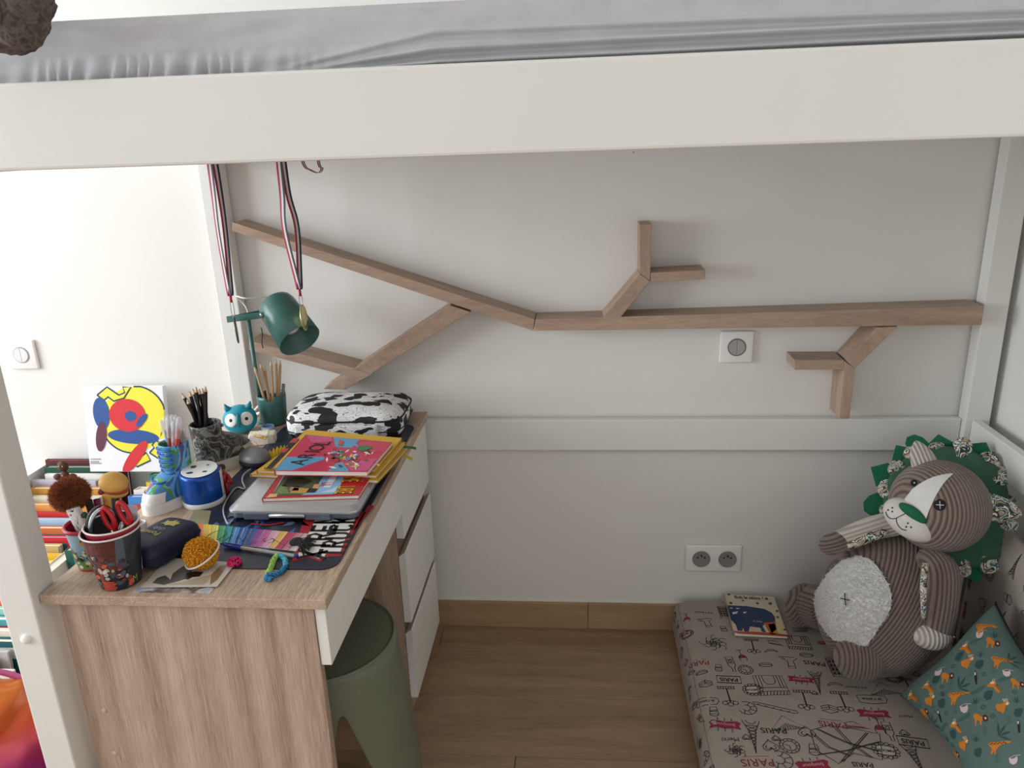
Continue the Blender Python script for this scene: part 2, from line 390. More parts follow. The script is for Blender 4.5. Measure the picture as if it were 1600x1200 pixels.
bmesh.ops.holes_fill(b, edges=[e for e in b.edges if e.is_boundary], sides=0)
base_at(tag(obj('mattress', b, m_sheet, None, True), 'thick mattress in a wrinkled pale grey sheet on the loft bed', 'mattress'), (0.05, -0.47, Z0))

# ================================================================== branch shelf
m_shelf = [wood('shelf_oak_x', '#947A69', '#BFA590', (1.2, 9, 9), 3.0, 0.5, 0.45, 0.03, 0.2), wood('shelf_oak_z', '#947A69', '#BFA590', (9, 9, 1.2), 3.0, 0.5, 0.45, 0.03, 0.2), wood('shelf_oak_d', '#947A69', '#BFA590', (4, 9, 4), 3.0, 0.5, 0.45, 0.03, 0.2)]
sh = thing('branch_shelf', 'oak wall shelf built from boards like a tree branch', 'shelf', V((0.0, 0, 0.9)))
YS = -0.078
def branch(px, m, yb=-0.0005, bev=0.0012):
    f = [PY(x, y, YS) for x, y in px]; b = BM(); prism(b, f, [V((p.x, yb, p.z)) for p in f], bev)
    c = sum(f, V())/len(f); o = obj('branch_board', b, m, sh, world=True)
    return o
branch([(836.5, 499), (1536, 478), (1534, 507.5), (834.5, 517)], m_shelf[0])
branch([(363, 347), (835.5, 499), (833.5, 517), (363, 361)], m_shelf[0])
branch([(703, 477.3), (735, 487.5), (540, 609), (505, 608)], m_shelf[2])
branch([(389, 532), (584, 583), (566, 594), (389, 547)], m_shelf[0])
branch([(941.7, 496.7), (999.7, 428), (1016, 439.5), (970, 495.6)], m_shelf[2])
branch([(999.7, 427.5), (999.7, 351), (1018, 350), (1016, 439)], m_shelf[1])
branch([(1016.8, 426), (1102.5, 421.7), (1101.7, 436.5), (1016.8, 440)], m_shelf[0])
branch([(1322.7, 563), (1371, 511.7), (1403, 510.3), (1337, 575)], m_shelf[2])
branch([(1319.4, 564), (1336.4, 576), (1327.5, 654), (1311, 654)], m_shelf[1])
branch([(1241.7, 562.5), (1318.9, 562.5), (1318.3, 577.5), (1241.7, 578)], m_shelf[0])

# ================================================================== switches and sockets
m_plast = mat('#F0EFEC', 0.35, 0.01); m_grey = mat('#A6A5A2', 0.4, 0.03); m_dark = mat('#26262A', 0.5)
def wall_plate(name, label, cat, cx, cz, wd, ht, group=None):
    t = thing(name, label, cat, V((cx, 0, cz)), group); b = BM(); box(b, cx-wd/2, cx+wd/2, -0.010, -0.0003, cz-ht/2, cz+ht/2, bev=0.004, seg=3); obj('plate', b, m_plast, t, world=True, auto=40); return t
def dial(t, cx, cz, col):
    b = BM(); M = Matrix.Translation((cx, -0.010, cz)) @ Matrix.Rotation(PI/2, 4, 'X')
    lathe(b, [(0.0228, -0.002), (0.0228, 0.0015), (0.0205, 0.0015), (0.0205, 0.0006)], 40, M); obj('bezel', b, mat('#77777A' if col else '#AEB2B3', 0.4), t, True, world=True)
    for s in (-1, 1):
        b = BM(); n = 20; pts = [V((cx+s*0.0005, 0, cz-0.0200))]+[V((cx+s*(0.0005+0.0198*math.cos(a)), 0, cz+0.0200*math.sin(a))) for a in [-PI/2+PI*k/n for k in range(1, n)]]+[V((cx+s*0.0005, 0, cz+0.0200))]
        prism(b, [p+V((0, -0.0095, 0)) for p in pts], [p+V((0, -0.0125, 0)) for p in pts], 0.0005); obj('rocker', b, m_grey if col else mat('#DADDDD', 0.35), t, world=True)
for px, py, lab, dk in ((1150, 541, 'square white light switch with grey rockers right below the branch shelf', True), (37, 553, 'square white light switch with pale rockers on the bright wall beside the loft bed', False)):
    p = PY(px, py, 0); t = wall_plate('light_switch', lab, 'switch', p.x, p.z, 0.083, 0.083); dial(t, p.x, p.z, dk)
p = PY(1114, 870.5, 0); t = wall_plate('double_socket', 'white double power socket with two grey round outlets low on the wall', 'socket', p.x, p.z, 0.152, 0.081)
for s in (-1, 1):
    cx = p.x+s*0.0355+0.002; b = BM(); M = Matrix.Translation((cx, -0.010, p.z)) @ Matrix.Rotation(PI/2, 4, 'X')
    lathe(b, [(0.0245, -0.001), (0.0245, 0.003), (0.0222, 0.003), (0.0210, 0.0007), (0, 0.0007)], 36, M); so = obj('outlet', b, mat('#8A8986', 0.5), t, world=True, auto=30)
    for dx, dz in ((-0.0095, 0.004), (0.0095, 0.004)):
        b = BM(); lathe(b, [(0.0028, 0.0004), (0.0028, 0.0010), (0, 0.0010)], 12, Matrix.Translation((cx+dx, -0.010, p.z+dz)) @ Matrix.Rotation(PI/2, 4, 'X')); obj('hole', b, m_dark, so, world=True)
    b = BM(); lathe(b, [(0.0024, 0.0004), (0.0024, 0.006), (0.001, 0.008), (0, 0.008)], 12, Matrix.Translation((cx, -0.010, p.z+0.011)) @ Matrix.Rotation(PI/2, 4, 'X')); obj('pin', b, mat('#3A3A3C', 0.3, metal=1), so, world=True)

# ================================================================== desk
DZ = 0.687; DX0, DX1, DY0, DY1 = -0.865, -0.394, -0.917, -0.062
m_oakY = wood('desk_oak_top', '#937965', '#D4BDA7', (10, 1.0, 10), 3.0, 0.55, 0.66, 0, 0.5, fs=11, lo=0.34, hi=0.66)
m_oakZ = wood('desk_oak_side', '#93796A', '#D2BAA6', (14, 14, 0.5), 4.0, 0.55, 0.62, 0, 0.6, wave=0.3, fs=9, lo=0.34, hi=0.66)
m_oakX = wood('desk_oak_edge', '#9C8060', '#C5A985', (1.0, 10, 14), 3.0, 0.55, 0.5, 0, 0.2)
desk = thing('desk', 'sonoma oak desk with white drawer fronts standing under the loft bed', 'desk', V((-0.63, -0.49, 0)))
part('desktop', (DX0, DX1, DY0, DY1, DZ-0.0175, DZ), m_oakY, desk, 0.0012)
part('side_panel', (-0.845, -0.4205, -0.905, -0.888, 0, DZ-0.018), m_oakZ, desk, 0.0008)
part('back_panel', (-0.845, -0.830, -0.8875, -0.378, 0.30, DZ-0.018), m_oakZ, desk, 0.0008)
part('apron', (-0.4195, -0.402, -0.903, -0.3795, 0.556, DZ-0.019), m_white, desk, 0.001, label='long white drawer front')
b = BM(); box(b, -0.845, -0.421, -0.376, -0.064, 0.0, DZ-0.018); obj('drawer_cabinet', b, m_oakZ, desk, world=True)
for z0, z1 in ((0.492, DZ-0.0195), (0.268, 0.456), (0.052, 0.248)):
    b = BM(); t2 = bmesh.new()
    # front with a finger-grip chamfer along its upper back edge
    sec = [(-0.4195, z0), (-0.402, z0), (-0.402, z1-0.002), (-0.404, z1), (-0.4195, z1-0.012)]
    if z0 > 0.4: sec = [(-0.4195, z0), (-0.402, z0), (-0.402, z1), (-0.4195, z1)]
    prism(b, [V((x, -0.3775, z)) for x, z in sec], [V((x, -0.0645, z)) for x, z in sec], 0.0006); obj('drawer', b, m_white, desk, world=True)
    if z0 < 0.4:
        b = BM(); box(b, -0.4208, -0.4200, -0.374, -0.066, z1-0.012, z1+0.036); obj('grip_gap', b, mat('#7A6655', 0.6), desk, world=True)
for px, py in ((163, 1110), (180, 1177)):
    c = PY(px, py, -0.905); b = BM(); lathe(b, [(0.0048, -0.001), (0.0048, 0.0008), (0.003, 0.002), (0, 0.0022)], 16, Matrix.Translation(c) @ Matrix.Rotation(PI/2, 4, 'X')); obj('screw_cap', b, mat('#CDB49C', 0.45), desk, True, world=True)

# ================================================================== stool
m_stool = mat('#6F7462', 0.45, 0.03, 8, 0.08, 250)
SX, SY, SH = -0.507, -0.660, 0.435
st = thing('stool', 'sage green plastic drum stool with arched legs under the desk', 'stool', V((SX, SY, 0)))
def stool_r(z): return 0.140+(SH-z)*0.108
def arch(th):
    d = (th-math.radians(-63)+PI/4) % (PI/2)-PI/4; s = abs(d)*0.17
    if s < 0.010: return 0.357-0.012*(s/0.010)**2
    return max(0.0, 0.345-(s-0.010)/0.30)
def stf(u, v):
    th = 2*PI*u; z0 = arch(th); z = z0+(SH-0.004-z0)*v; r = stool_r(z); return V((r*math.cos(th), r*math.sin(th), z))
b = BM(); surf(b, stf, 192, 14, wu=True)
o = obj('shell', b, m_stool, st, True); md = o.modifiers.new('thick', 'SOLIDIFY'); md.thickness = 0.004; md.offset = -1
b = BM(); lathe(b, [(0.1402, SH-0.0045), (0.1400, SH-0.001), (0.1385, SH), (0.1360, SH), (0.1348, SH-0.0022), (0.130, SH-0.0025), (0, SH-0.003)], 96); obj('seat', b, m_stool, st, True)
# ================================================================== things on the desk
def D(x, y, z=DZ): return PZ(x, y, z)
def RZ(a): return Matrix.Rotation(a, 4, 'Z')
def T(p): return Matrix.Translation(V(p))
BLK, WHT, RED = mat('#15151A', 0.5), mat('#F4F3F0', 0.5, 0.01), mat('#C9222E', 0.45)
def quad_slab(name, px, z0, z1, m, parent=None, bev=0.0004, z=None):
    zz = z1 if z is None else z; q = [PZ(x, y, zz) for x, y in px]; b = BM()
    prism(b, [V((p.x, p.y, z0)) for p in q], [V((p.x, p.y, z1)) for p in q], bev); return obj(name, b, m, parent, world=True), q
# ---- desk mat
def rounded(x0, x1, y0, y1, r, n=6):
    out = []
    for cx, cy, a in ((x1-r, y0+r, -PI/2), (x1-r, y1-r, 0), (x0+r, y1-r, PI/2), (x0+r, y0+r, PI)):
        out += [(cx+r*math.cos(a+PI/2*k/n), cy+r*math.sin(a+PI/2*k/n)) for k in range(n+1)]
    return out
MT = DZ+0.002
t = thing('desk_mat', 'dark navy desk mat with bold truck lettering lying under the laptop', 'desk mat', V((-0.55, -0.52, DZ)))
b = BM(); pts = rounded(-0.738, -0.4045, -0.832, -0.16, 0.028); prism(b, [V((x, y, DZ+0.0002)) for x, y in pts], [V((x, y, MT)) for x, y in pts]); obj('mat_sheet', b, mat('#1E2438', 0.38, 0.12, 12), t, world=True)
pr = Print(0.0003, 0.00025)
def dxy(l, z=MT): return [(p.x, p.y) for p in (PZ(x, y, z) for x, y in l)]
mr, mw, mk = mat('#A8232B', 0.4), mat('#EDEBE8', 0.4), mat('#121317', 0.4)
pr.poly(dxy([(478, 800), (468, 832), (456, 878), (482, 871), (500, 877.5), (512, 870), (534, 868.5), (547, 840), (553, 832), (572, 800)]), mr, 0)
pr.poly(dxy([(497, 800), (490, 818), (462, 874), (482, 866.5), (498, 873.5), (506, 871.5), (509, 866), (531, 865), (541, 838), (546, 832), (560, 800)]), mw, 1)
pr.poly(dxy([(575, 790), (556, 822), (550, 833), (556, 826), (585, 790)]), mr, 0)
GL = {'X': [[(0, 0), (1, 1)], [(0, 1), (1, 0)]], 'T': [[(0, 0.92), (1, 0.92)], [(0.5, 0.92), (0.5, 0)]], 'R': [[(0.12, 0), (0.12, 1)], [(0.12, 0.92), (0.7, 0.92), (0.9, 0.75), (0.7, 0.52), (0.12, 0.52)], [(0.5, 0.52), (0.95, 0)]], 'E': [[(0.12, 0), (0.12, 1)], [(0.12, 0.92), (0.95, 0.92)], [(0.12, 0.5), (0.85, 0.5)], [(0.12, 0.08), (0.95, 0.08)]], 'M': [[(0.1, 0), (0.1, 1)], [(0.1, 0.95), (0.5, 0.4), (0.9, 0.95)], [(0.9, 1), (0.9, 0)]], 'U': [[(0.1, 1), (0.1, 0.25), (0.3, 0.08), (0.7, 0.08), (0.9, 0.25), (0.9, 1)]], 'C': [[(0.92, 0.78), (0.7, 0.92), (0.3, 0.92), (0.1, 0.75), (0.1, 0.25), (0.3, 0.08), (0.7, 0.08), (0.92, 0.22)]], 'K': [[(0.12, 0), (0.12, 1)], [(0.9, 1), (0.15, 0.45)], [(0.4, 0.6), (0.95, 0)]], 'S': [[(0.9, 0.85), (0.3, 0.92), (0.1, 0.72), (0.9, 0.3), (0.7, 0.08), (0.1, 0.15)]]}
for st_, px0, px1, lh in (('XTREME', (488, 867), (516, 806), 0.050), ('TRUCKS', (517.5, 864), (541, 806), 0.046)):
    a, c = [V(q_) for q_ in dxy([px0, px1])]; d = (c-a)/4.6; wl = d.length*0.80; dn = d.normalized()
    for i, ch in enumerate(st_):
        o0 = a+d*i-dn*wl/2+V((lh/2, 0))
        for g in GL[ch]: pr.stroke([o0+dn*(x*wl)-V((1, 0))*(y_*lh) for x, y_ in g], 0.0076, mk, 2)
# painted vehicle picture in the middle of the mat: loose blue, red and grey brush marks
q = random.Random(3)
for k in range(46):
    x = q.uniform(-0.68, -0.52); y = q.uniform(-0.78, -0.55); a = q.uniform(0, PI); l = q.uniform(0.012, 0.045)
    pr.poly([(x-l*math.cos(a), y-l*math.sin(a)), (x+0.007*math.sin(a), y-0.007*math.cos(a)), (x+l*math.cos(a), y+l*math.sin(a)), (x-0.007*math.sin(a), y+0.007*math.cos(a))], mat(q.choice(['#1F4E93', '#173867', '#2E6DB5', '#0E1626', '#5B6B80', '#0B0E18']), 0.4), q.randint(0, 2))
pr.stroke(dxy([(392, 819), (420, 821), (444, 817)]), 0.005, mr, 3)
pr.build('lettering', lambda u, v, h: V((u, v, MT+h)), t)

# ---- laptop
LT = 0.687+0.030
t = thing('laptop', 'closed silver laptop with two grey hinge blocks lying on the desk mat', 'laptop', V((-0.54, -0.55, MT)))
lc = [D(353, 806, LT-0.012), D(562, 806, LT-0.012), D(608, 742, LT), D(418, 740, LT)]
lx0, lx1, ly0, ly1 = -0.661, -0.4090, -0.670, -0.472
m_alu = mat('#C3C6CA', 0.28, 0.02, 5, 0.03, 600, metal=0.55); m_hinge = mat('#6B7480', 0.4, metal=0.3)
b = BM(); pts = rounded(lx0+0.004, lx1-0.004, ly0+0.006, ly1, 0.014); prism(b, [V((x, y, MT+0.004)) for x, y in pts], [V((x, y, MT+0.0155)) for x, y in pts], 0.002); obj('base_shell', b, m_hinge, t, world=True, auto=40)
b = BM(); pts = rounded(lx0, lx1, ly0, ly1, 0.016); pi_ = [(lx0+(x-lx0)*0.93+0.009, ly0+0.014+(y-ly0)*0.91) for x, y in pts]
prism(b, [V((x, y, MT+0.0165)) for x, y in pts], [V((x, y, MT+0.0225)) for x, y in pts], 0.0016); lid = obj('lid', b, m_alu, t, world=True, auto=40)
b = BM(); prism(b, [V((x, y, MT+0.0222)) for x, y in pts], [V((x, y, MT+0.0285)) for x, y in pi_], 0.0012); obj('lid_crown', b, m_alu, t, world=True, auto=40)
LT = MT+0.0287
for c0 in (0.13, 0.60):
    x = lx0+(lx1-lx0)*c0; b = BM(); box(b, x, x+0.048, ly0-0.0015, ly0+0.012, MT+0.0045, MT+0.0185, bev=0.002); obj('hinge', b, m_hinge, t, world=True)
b = BM(); tube(b, [V((lx0+0.082, ly0+0.002, MT+0.0125)), V((lx0+0.150, ly0+0.002, MT+0.0125))], 0.0042, 10); obj('hinge_rod', b, m_alu, t, True, world=True)
for sx in (lx0+0.03, lx1-0.03):
    for sy in (ly0+0.03, ly1-0.03):
        b = BM(); lathe(b, [(0.008, MT), (0.008, MT+0.0045), (0, MT+0.0045)], 12, T((sx, sy, 0))); obj('foot', b, BLK, t, world=True)

# ---- books and comics
m_page = mat('#E6DFD0', 0.8, 0.04, 60, 0.1, 900)
def book(name, label, px, z0, th, cov, zpx=None, sp=None, group=None, cat='book', cth=0.0006, under=None):
    """px: near-left, near-right, far-right, far-left corners of the top cover"""
    zz = z0+th if zpx is None else zpx; q = [PZ(x, y, zz) for x, y in px]; c = sum(q, V())/4
    t = thing(name, label, cat, V((c.x, c.y, z0)), group)
    ins = [p+(c-p)*0.018 for p in q]
    b = BM(); prism(b, [V((p.x, p.y, z0+cth)) for p in ins], [V((p.x, p.y, z0+th-cth)) for p in ins]); obj('pages', b, m_page, t, world=True)
    for a, d in ((z0, z0+cth), (z0+th-cth, z0+th)):
        b = BM(); prism(b, [V((p.x, p.y, a)) for p in q], [V((p.x, p.y, d)) for p in q]); obj('cover', b, cov, t, world=True)
    if sp is not None:
        e0, e1 = q[sp], q[(sp+1) % 4]; n = (c-(e0+e1)/2).normalized()*0.0012; b = BM()
        prism(b, [V((e0.x, e0.y, z0)), V((e1.x, e1.y, z0)), V((e1.x+n.x, e1.y+n.y, z0)), V((e0.x+n.x, e0.y+n.y, z0))], [V((e0.x, e0.y, z0+th)), V((e1.x, e1.y, z0+th)), V((e1.x+n.x, e1.y+n.y, z0+th)), V((e0.x+n.x, e0.y+n.y, z0+th))]); obj('spine', b, cov, t, world=True)
    return t, q
def qmap(q, z):
    """(u,v) in 0..1 over the quad near-left, near-right, far-right, far-left at height z"""
    return lambda u, v, h: V(((q[0]*(1-u)+q[1]*u)*(1-v)+(q[3]*(1-u)+q[2]*u)*v).to_tuple())*1.0+V((0, 0, z+h-((q[0]*(1-u)+q[1]*u)*(1-v)+(q[3]*(1-u)+q[2]*u)*v).z))
def qinv(q, x, y, z):
    """pixel -> (u,v) on the quad, by a few Newton steps"""
    p = PZ(x, y, z); u = v = 0.5
    for _ in range(12):
        f = (q[0]*(1-u)+q[1]*u)*(1-v)+(q[3]*(1-u)+q[2]*u)*v; du = (q[1]-q[0])*(1-v)+(q[2]-q[3])*v; dv = (q[3]-q[0])*(1-u)+(q[2]-q[1])*u
        e = p-f; det = du.x*dv.y-du.y*dv.x; u += (e.x*dv.y-e.y*dv.x)/det; v += (du.x*e.y-du.y*e.x)/det
    return (u, v)
def blob(pr, q, z, px, m, layer): pr.poly([qinv(q, x, y, z) for x, y in px], m, layer)
# magazine on the laptop
z0 = LT+0.0002
t, q = book('magazine', 'red edged children\'s magazine with yellow title lying on the laptop', [(409, 779), (561, 774), (585, 736), (438, 739)], z0, 0.007, mat('#B9242C', 0.3), sp=3, cat='magazine')
zt = z0+0.007; pr = Print(0.0002, 0.0002)
blob(pr, q, zt, [(424, 775), (526, 772), (541, 738), (445, 739)], mat('#8FBFE3', 0.35), 0)
blob(pr, q, zt, [(424, 775), (470, 774), (497, 757), (507, 740), (446, 740), (436, 757)], mat('#4F5B45', 0.35), 1)
for px, c in (([(430, 772), (452, 772), (446, 758), (437, 760)], '#6E8A4A'), ([(440, 760), (470, 762), (488, 752), (470, 745), (450, 748)], '#2E3326'), ([(452, 771), (478, 771), (486, 764), (460, 762)], '#C79B4B'), ([(470, 748), (490, 748), (500, 742), (478, 741)], '#7B6B4A'), ([(488, 764), (497, 765), (500, 757), (491, 757)], '#D59A72'), ([(452, 767), (466, 767), (468, 760), (455, 760)], '#B98A55'), ([(416, 778), (432, 777), (434, 772), (422, 772)], '#E0B080'), ([(478, 770), (492, 770), (497, 764), (484, 763)], '#1D1F1C'), ([(505, 762), (516, 762), (528, 744), (518, 743)], '#E9EDF3'), ([(500, 770), (524, 770), (528, 760), (520, 764)], '#C6DDF0')): blob(pr, q, zt, px, mat(c, 0.35), 2)
pr.text('Lili', qinv(q, 509, 757, zt), 0.16, mat('#B43A5A', 0.4), 3, rot=-PI/2, bold=0.01, sx=0.8)
ye = mat('#F2C51C', 0.35)
pr.text("J'AIME", qinv(q, 549, 747, zt), 0.26, mk, 3, rot=-PI/2, bold=0.022, sx=0.50); pr.text("J'AIME", qinv(q, 549, 747, zt), 0.26, ye, 4, rot=-PI/2, bold=0.0, sx=0.50)
pr.text('LIRE', qinv(q, 537.5, 766, zt), 0.26, mk, 3, rot=-PI/2, bold=0.022, sx=0.62); pr.text('LIRE', qinv(q, 537.5, 766, zt), 0.26, ye, 4, rot=-PI/2, bold=0.0, sx=0.62)
blob(pr, q, zt, [(560, 744), (572, 744), (575, 738), (564, 737)], WHT, 2); pr.text('57', qinv(q, 562, 751, zt), 0.10, mat('#E0913A', 0.4), 2, rot=-PI/2)
pr.build('cover_print', qmap(q, zt), t)
# yellow comics: three below the big book
m_yel = mat('#D9A92B', 0.5, 0.06, 30)
zb = LT+0.0004
ycom = [('yellow covered comic with black title band, lowest under the pink book', [(390, 741), (590, 751), (640, 697), (478, 681)], 0.0060, '#D7A62A'), ('orange yellow comic, middle of the stack under the pink book', [(400, 739), (588, 747), (634, 695), (480, 680)], 0.0060, '#E0B02E'), ('bright yellow comic lying directly under the pink book', [(412, 738), (585, 742), (628, 692), (478, 679)], 0.0050, '#E3B637')]
for lab, px, th, c in ycom:
    px2 = [(x, y-(zb-LT)*600) for x, y in px]
    t, q = book('comic', lab, px2, zb, th, mat(c, 0.45, 0.05), sp=3, cat='comic book', group='yellow comics under the pink book'); zb += th+0.0003
    if th == 0.005:
        pr = Print(0.0002, 0.0002); blob(pr, q, zb, [(414, 733), (424, 733), (468, 687), (460, 686)], BLK, 1)
        for px in ([(436, 707), (446, 707), (452, 701), (443, 701)], [(452, 692), (462, 692), (468, 685), (458, 685)]): blob(pr, q, zb, px, mat('#C83A4A', 0.4), 2)
        pr.build('cover_print', qmap(q, zb-0.0003), t)
# the pink and blue book
pkc = mat('#CE2455', 0.32)
t, q = book('comic_album', 'pink and blue comic album titled in black on top of the yellow comics', [(428, 735.5), (574, 737), (613, 691), (478, 679)], zb, 0.010, pkc, sp=3, cat='comic book')
zt = zb+0.010; pr = Print(0.0002, 0.0002); mb = mat('#5AA3CF', 0.32); mp2 = mat('#D84C86', 0.32)
blob(pr, q, zt, [(429, 735), (458, 735), (508, 717), (505, 713.5), (448, 714)], mb, 0)
blob(pr, q, zt, [(521, 683), (562, 687), (549, 700), (524, 698)], mb, 0)
blob(pr, q, zt, [(512, 736), (546, 736.5), (535, 722), (526, 724)], mb, 0)
blob(pr, q, zt, [(563, 690), (612, 692), (600, 706), (553, 706)], mat('#D33A5E', 0.32), 1); blob(pr, q, zt, [(540, 722), (590, 716), (574, 736), (548, 736)], mp2, 1)
blob(pr, q, zt, [(480, 680), (518, 683), (520, 690), (486, 692)], mp2, 1)
for ch, x, y in zip('ARIOL', (468, 480, 489, 496, 505), (722.5, 713, 706, 700, 693)): pr.text(ch, qinv(q, x, y, zt), 0.245, BLK, 3, rot=PI/2, bold=0.004, sx=1.0)
rr = random.Random(11)
for k in range(60):   # loose crowd of cartoon colours in the middle of the cover
    x, y = rr.gauss(545, 19), rr.gauss(713, 8); x = min(592, max(508, x)); y = min(731, max(690, y)); a = rr.uniform(0, PI); l, wd = rr.uniform(2.5, 8), rr.uniform(1.2, 2.8); ca, sa = math.cos(a), math.sin(a)
    blob(pr, q, zt, [(x-l*ca, y-l*sa*0.7), (x+wd*sa, y-wd*ca*0.7), (x+l*ca, y+l*sa*0.7), (x-wd*sa, y+wd*ca*0.7)], mat(rr.choice(['#F1E7D6', '#F3F0EA', '#D0893F', '#8A4A2A', '#3E8A4B', '#E6C24A', '#6CA7D8', '#B62B3A', '#F2D9B0', '#3A2A28']), 0.35), 2+k % 4)
blob(pr, q, zt, [(557, 703), (568, 706), (582, 701), (577, 697), (562, 697)], mat('#2F7D43', 0.35), 6); blob(pr, q, zt, [(528, 696), (535, 697), (537, 690), (531, 688)], mat('#C7502C', 0.35), 6)
pr.build('cover_print', qmap(q, zt), t)
# ribbon bookmarks poking out of the comics
for lab, c, pts, nm in (('dark green ribbon bookmark poking out of the yellow comics', '#1E6B3E', [(596, 702), (618, 699), (640, 699), (650, 701)], 0), ('lime yellow ribbon bookmark poking out of the yellow comics', '#C3B21F', [(596, 712), (612, 710), (630, 711), (644, 718)], 1)):
    zr = LT+0.0063-nm*0.006+0.0001; pp = [PZ(x, y, zr-(0.0 if i < 3 else 0.006)) for i, (x, y) in enumerate(pts)]; b = BM(); ribbon(b, smoothpath(pp, 4), V((0, 1, 0.1)), 0.011, 0.0003)
    base_at(tag(obj('ribbon_bookmark', b, mat(c, 0.5)), lab, 'bookmark'), pp[0])
# crinkled yellow paper fan beside the comics
b = BM(); c0 = D(428, 706, DZ+0.02)
def fan(u, v):
    a = 0.2+u*2.0; r = 0.018+0.020*v; return c0+V((-math.cos(a)*r*0.75+0.012, math.sin(a)*r*1.5-0.02, -0.016+0.014*v+0.0035*v*math.sin(u*50)))
surf(b, fan, 90, 6); o = base_at(tag(obj('paper_fan', b, mat('#E2C51E', 0.5), None), 'crinkled yellow paper fan tucked beside the yellow comics', 'paper fan'), c0+V((0, 0, -0.016)))
md = o.modifiers.new('t', 'SOLIDIFY'); md.thickness = 0.0006

# ---- lunch bag
def bagmat():
    m, nt, bs = _new('bag_print'); L = nt.links.new; tc = N(nt, 'ShaderNodeTexCoord')
    mp = N(nt, 'ShaderNodeMapping'); mp.inputs['Scale'].default_value = (0.8, 1.25, 1.3); L(tc.outputs['Object'], mp.inputs['Vector'])
    wp = N(nt, 'ShaderNodeTexNoise'); wp.inputs['Scale'].default_value = 22; L(mp.outputs[0], wp.inputs['Vector'])
    ws = N(nt, 'ShaderNodeVectorMath', operation='SCALE'); ws.inputs['Scale'].default_value = 0.055; L(wp.outputs['Color'], ws.inputs[0]); ad = N(nt, 'ShaderNodeVectorMath', operation='ADD'); L(mp.outputs[0], ad.inputs[0]); L(ws.outputs[0], ad.inputs[1])
    v1 = N(nt, 'ShaderNodeTexVoronoi'); v1.inputs['Scale'].default_value = 24; L(ad.outputs[0], v1.inputs['Vector'])
    g1 = N(nt, 'ShaderNodeMath', operation='GREATER_THAN'); g1.inputs[1].default_value = 0.47; L(v1.outputs['Distance'], g1.inputs[0])
    v2 = N(nt, 'ShaderNodeTexNoise'); v2.inputs['Scale'].default_value = 22; v2.inputs['Detail'].default_value = 1.5; v2.inputs['Distortion'].default_value = 1.5; L(mp.outputs[0], v2.inputs['Vector']); pq = N(nt, 'ShaderNodeMath', operation='PINGPONG'); pq.inputs[1].default_value = 0.055; L(v2.outputs['Fac'], pq.inputs[0]); g2 = N(nt, 'ShaderNodeMath', operation='GREATER_THAN'); g2.inputs[1].default_value = 0.0045; L(pq.outputs[0], g2.inputs[0])
    mn = N(nt, 'ShaderNodeMath', operation='MINIMUM'); L(g1.outputs[0], mn.inputs[0]); L(g2.outputs[0], mn.inputs[1])
    mx = N(nt, 'ShaderNodeMix', data_type='RGBA'); mx.inputs[6].default_value = lin('#17171B')+[1]; mx.inputs[7].default_value = lin('#EDEDEE')+[1]; L(mn.outputs[0], mx.inputs[0]); L(mx.outputs[2], bs.inputs['Base Color']); bs.inputs['Roughness'].default_value = 0.65
    nz = N(nt, 'ShaderNodeTexNoise'); nz.inputs['Scale'].default_value = 40; L(tc.outputs['Object'], nz.inputs['Vector']); bp = N(nt, 'ShaderNodeBump'); bp.inputs['Strength'].default_value = 0.4; bp.inputs['Distance'].default_value = 0.004; L(nz.outputs['Fac'], bp.inputs['Height']); L(bp.outputs['Normal'], bs.inputs['Normal'])
    return m
bagM = T((-0.563, -0.172, MT)) @ RZ(0.02)
t = thing('lunch_bag', 'black and white blotch printed zip lunch bag at the back of the desk', 'lunch bag', bagM)
BW, BD, BH = 0.143, 0.095, 0.066
def bag(u, v, g=0.0, z0=0.0, z1=1.0):
    th = 2*PI*u; e = 0.36; cx, sy = math.cos(th), math.sin(th)
    k = z0+(z1-z0)*v
    s = 1-0.10*abs(2*k-0.9)**3-(0.10*max(0, (k-0.86)/0.14)**2)
    x = math.copysign(abs(cx)**e, cx)*BW*s; y = math.copysign(abs(sy)**e, sy)*BD*s
    z = BH*k; x += 0.002*noise.noise(V((x*30, y*30, z*40))); y += 0.003*noise.noise(V((x*25, y*30, z*40+7)))
    return V((x*(1+g/BW), y*(1+g/BD), z))
b = BM()
def bagshell(u, v):
    if v <= 0.8: return bag(u, v/0.8)
    k = (v-0.8)/0.2; p = bag(u, 1.0); f = 1-k; q = V((p.x*f, p.y*f, BH+0.009*math.sin((1-f*f)*PI/2)+0.0025*noise.noise(V((p.x*f*22, p.y*f*22, 3)))*(k > 0))); return q
surf(b, bagshell, 120, 41, wu=True); body = obj('bag_body', b, bagmat(), t, True)
for zk, r in ((0.70, 0.0022), (0.30, 0.0014)):
    b = BM(); tube(b, [bag(i/100, zk, 0.0012) for i in range(100)], r, 6, closed=True); obj('zip_line' if zk > 0.5 else 'piping', b, BLK, t, True)
b = BM(); box(b, BW*0.93, BW*0.93+0.006, -0.06, -0.055, 0.016, 0.042, bev=0.001); obj('zip_pull', b, WHT, t)
pocket = BM(); surf(pocket, lambda u, v: V(((u-0.5)*0.20-0.01, -BD-0.004-0.006*math.sin(PI*u)*math.sin(PI*min(1, v*1.1)), 0.004+0.036*v)), 30, 8); o = obj('front_pocket', pocket, body.data.materials[0], t, True); md = o.modifiers.new('t', 'SOLIDIFY'); md.thickness = 0.003

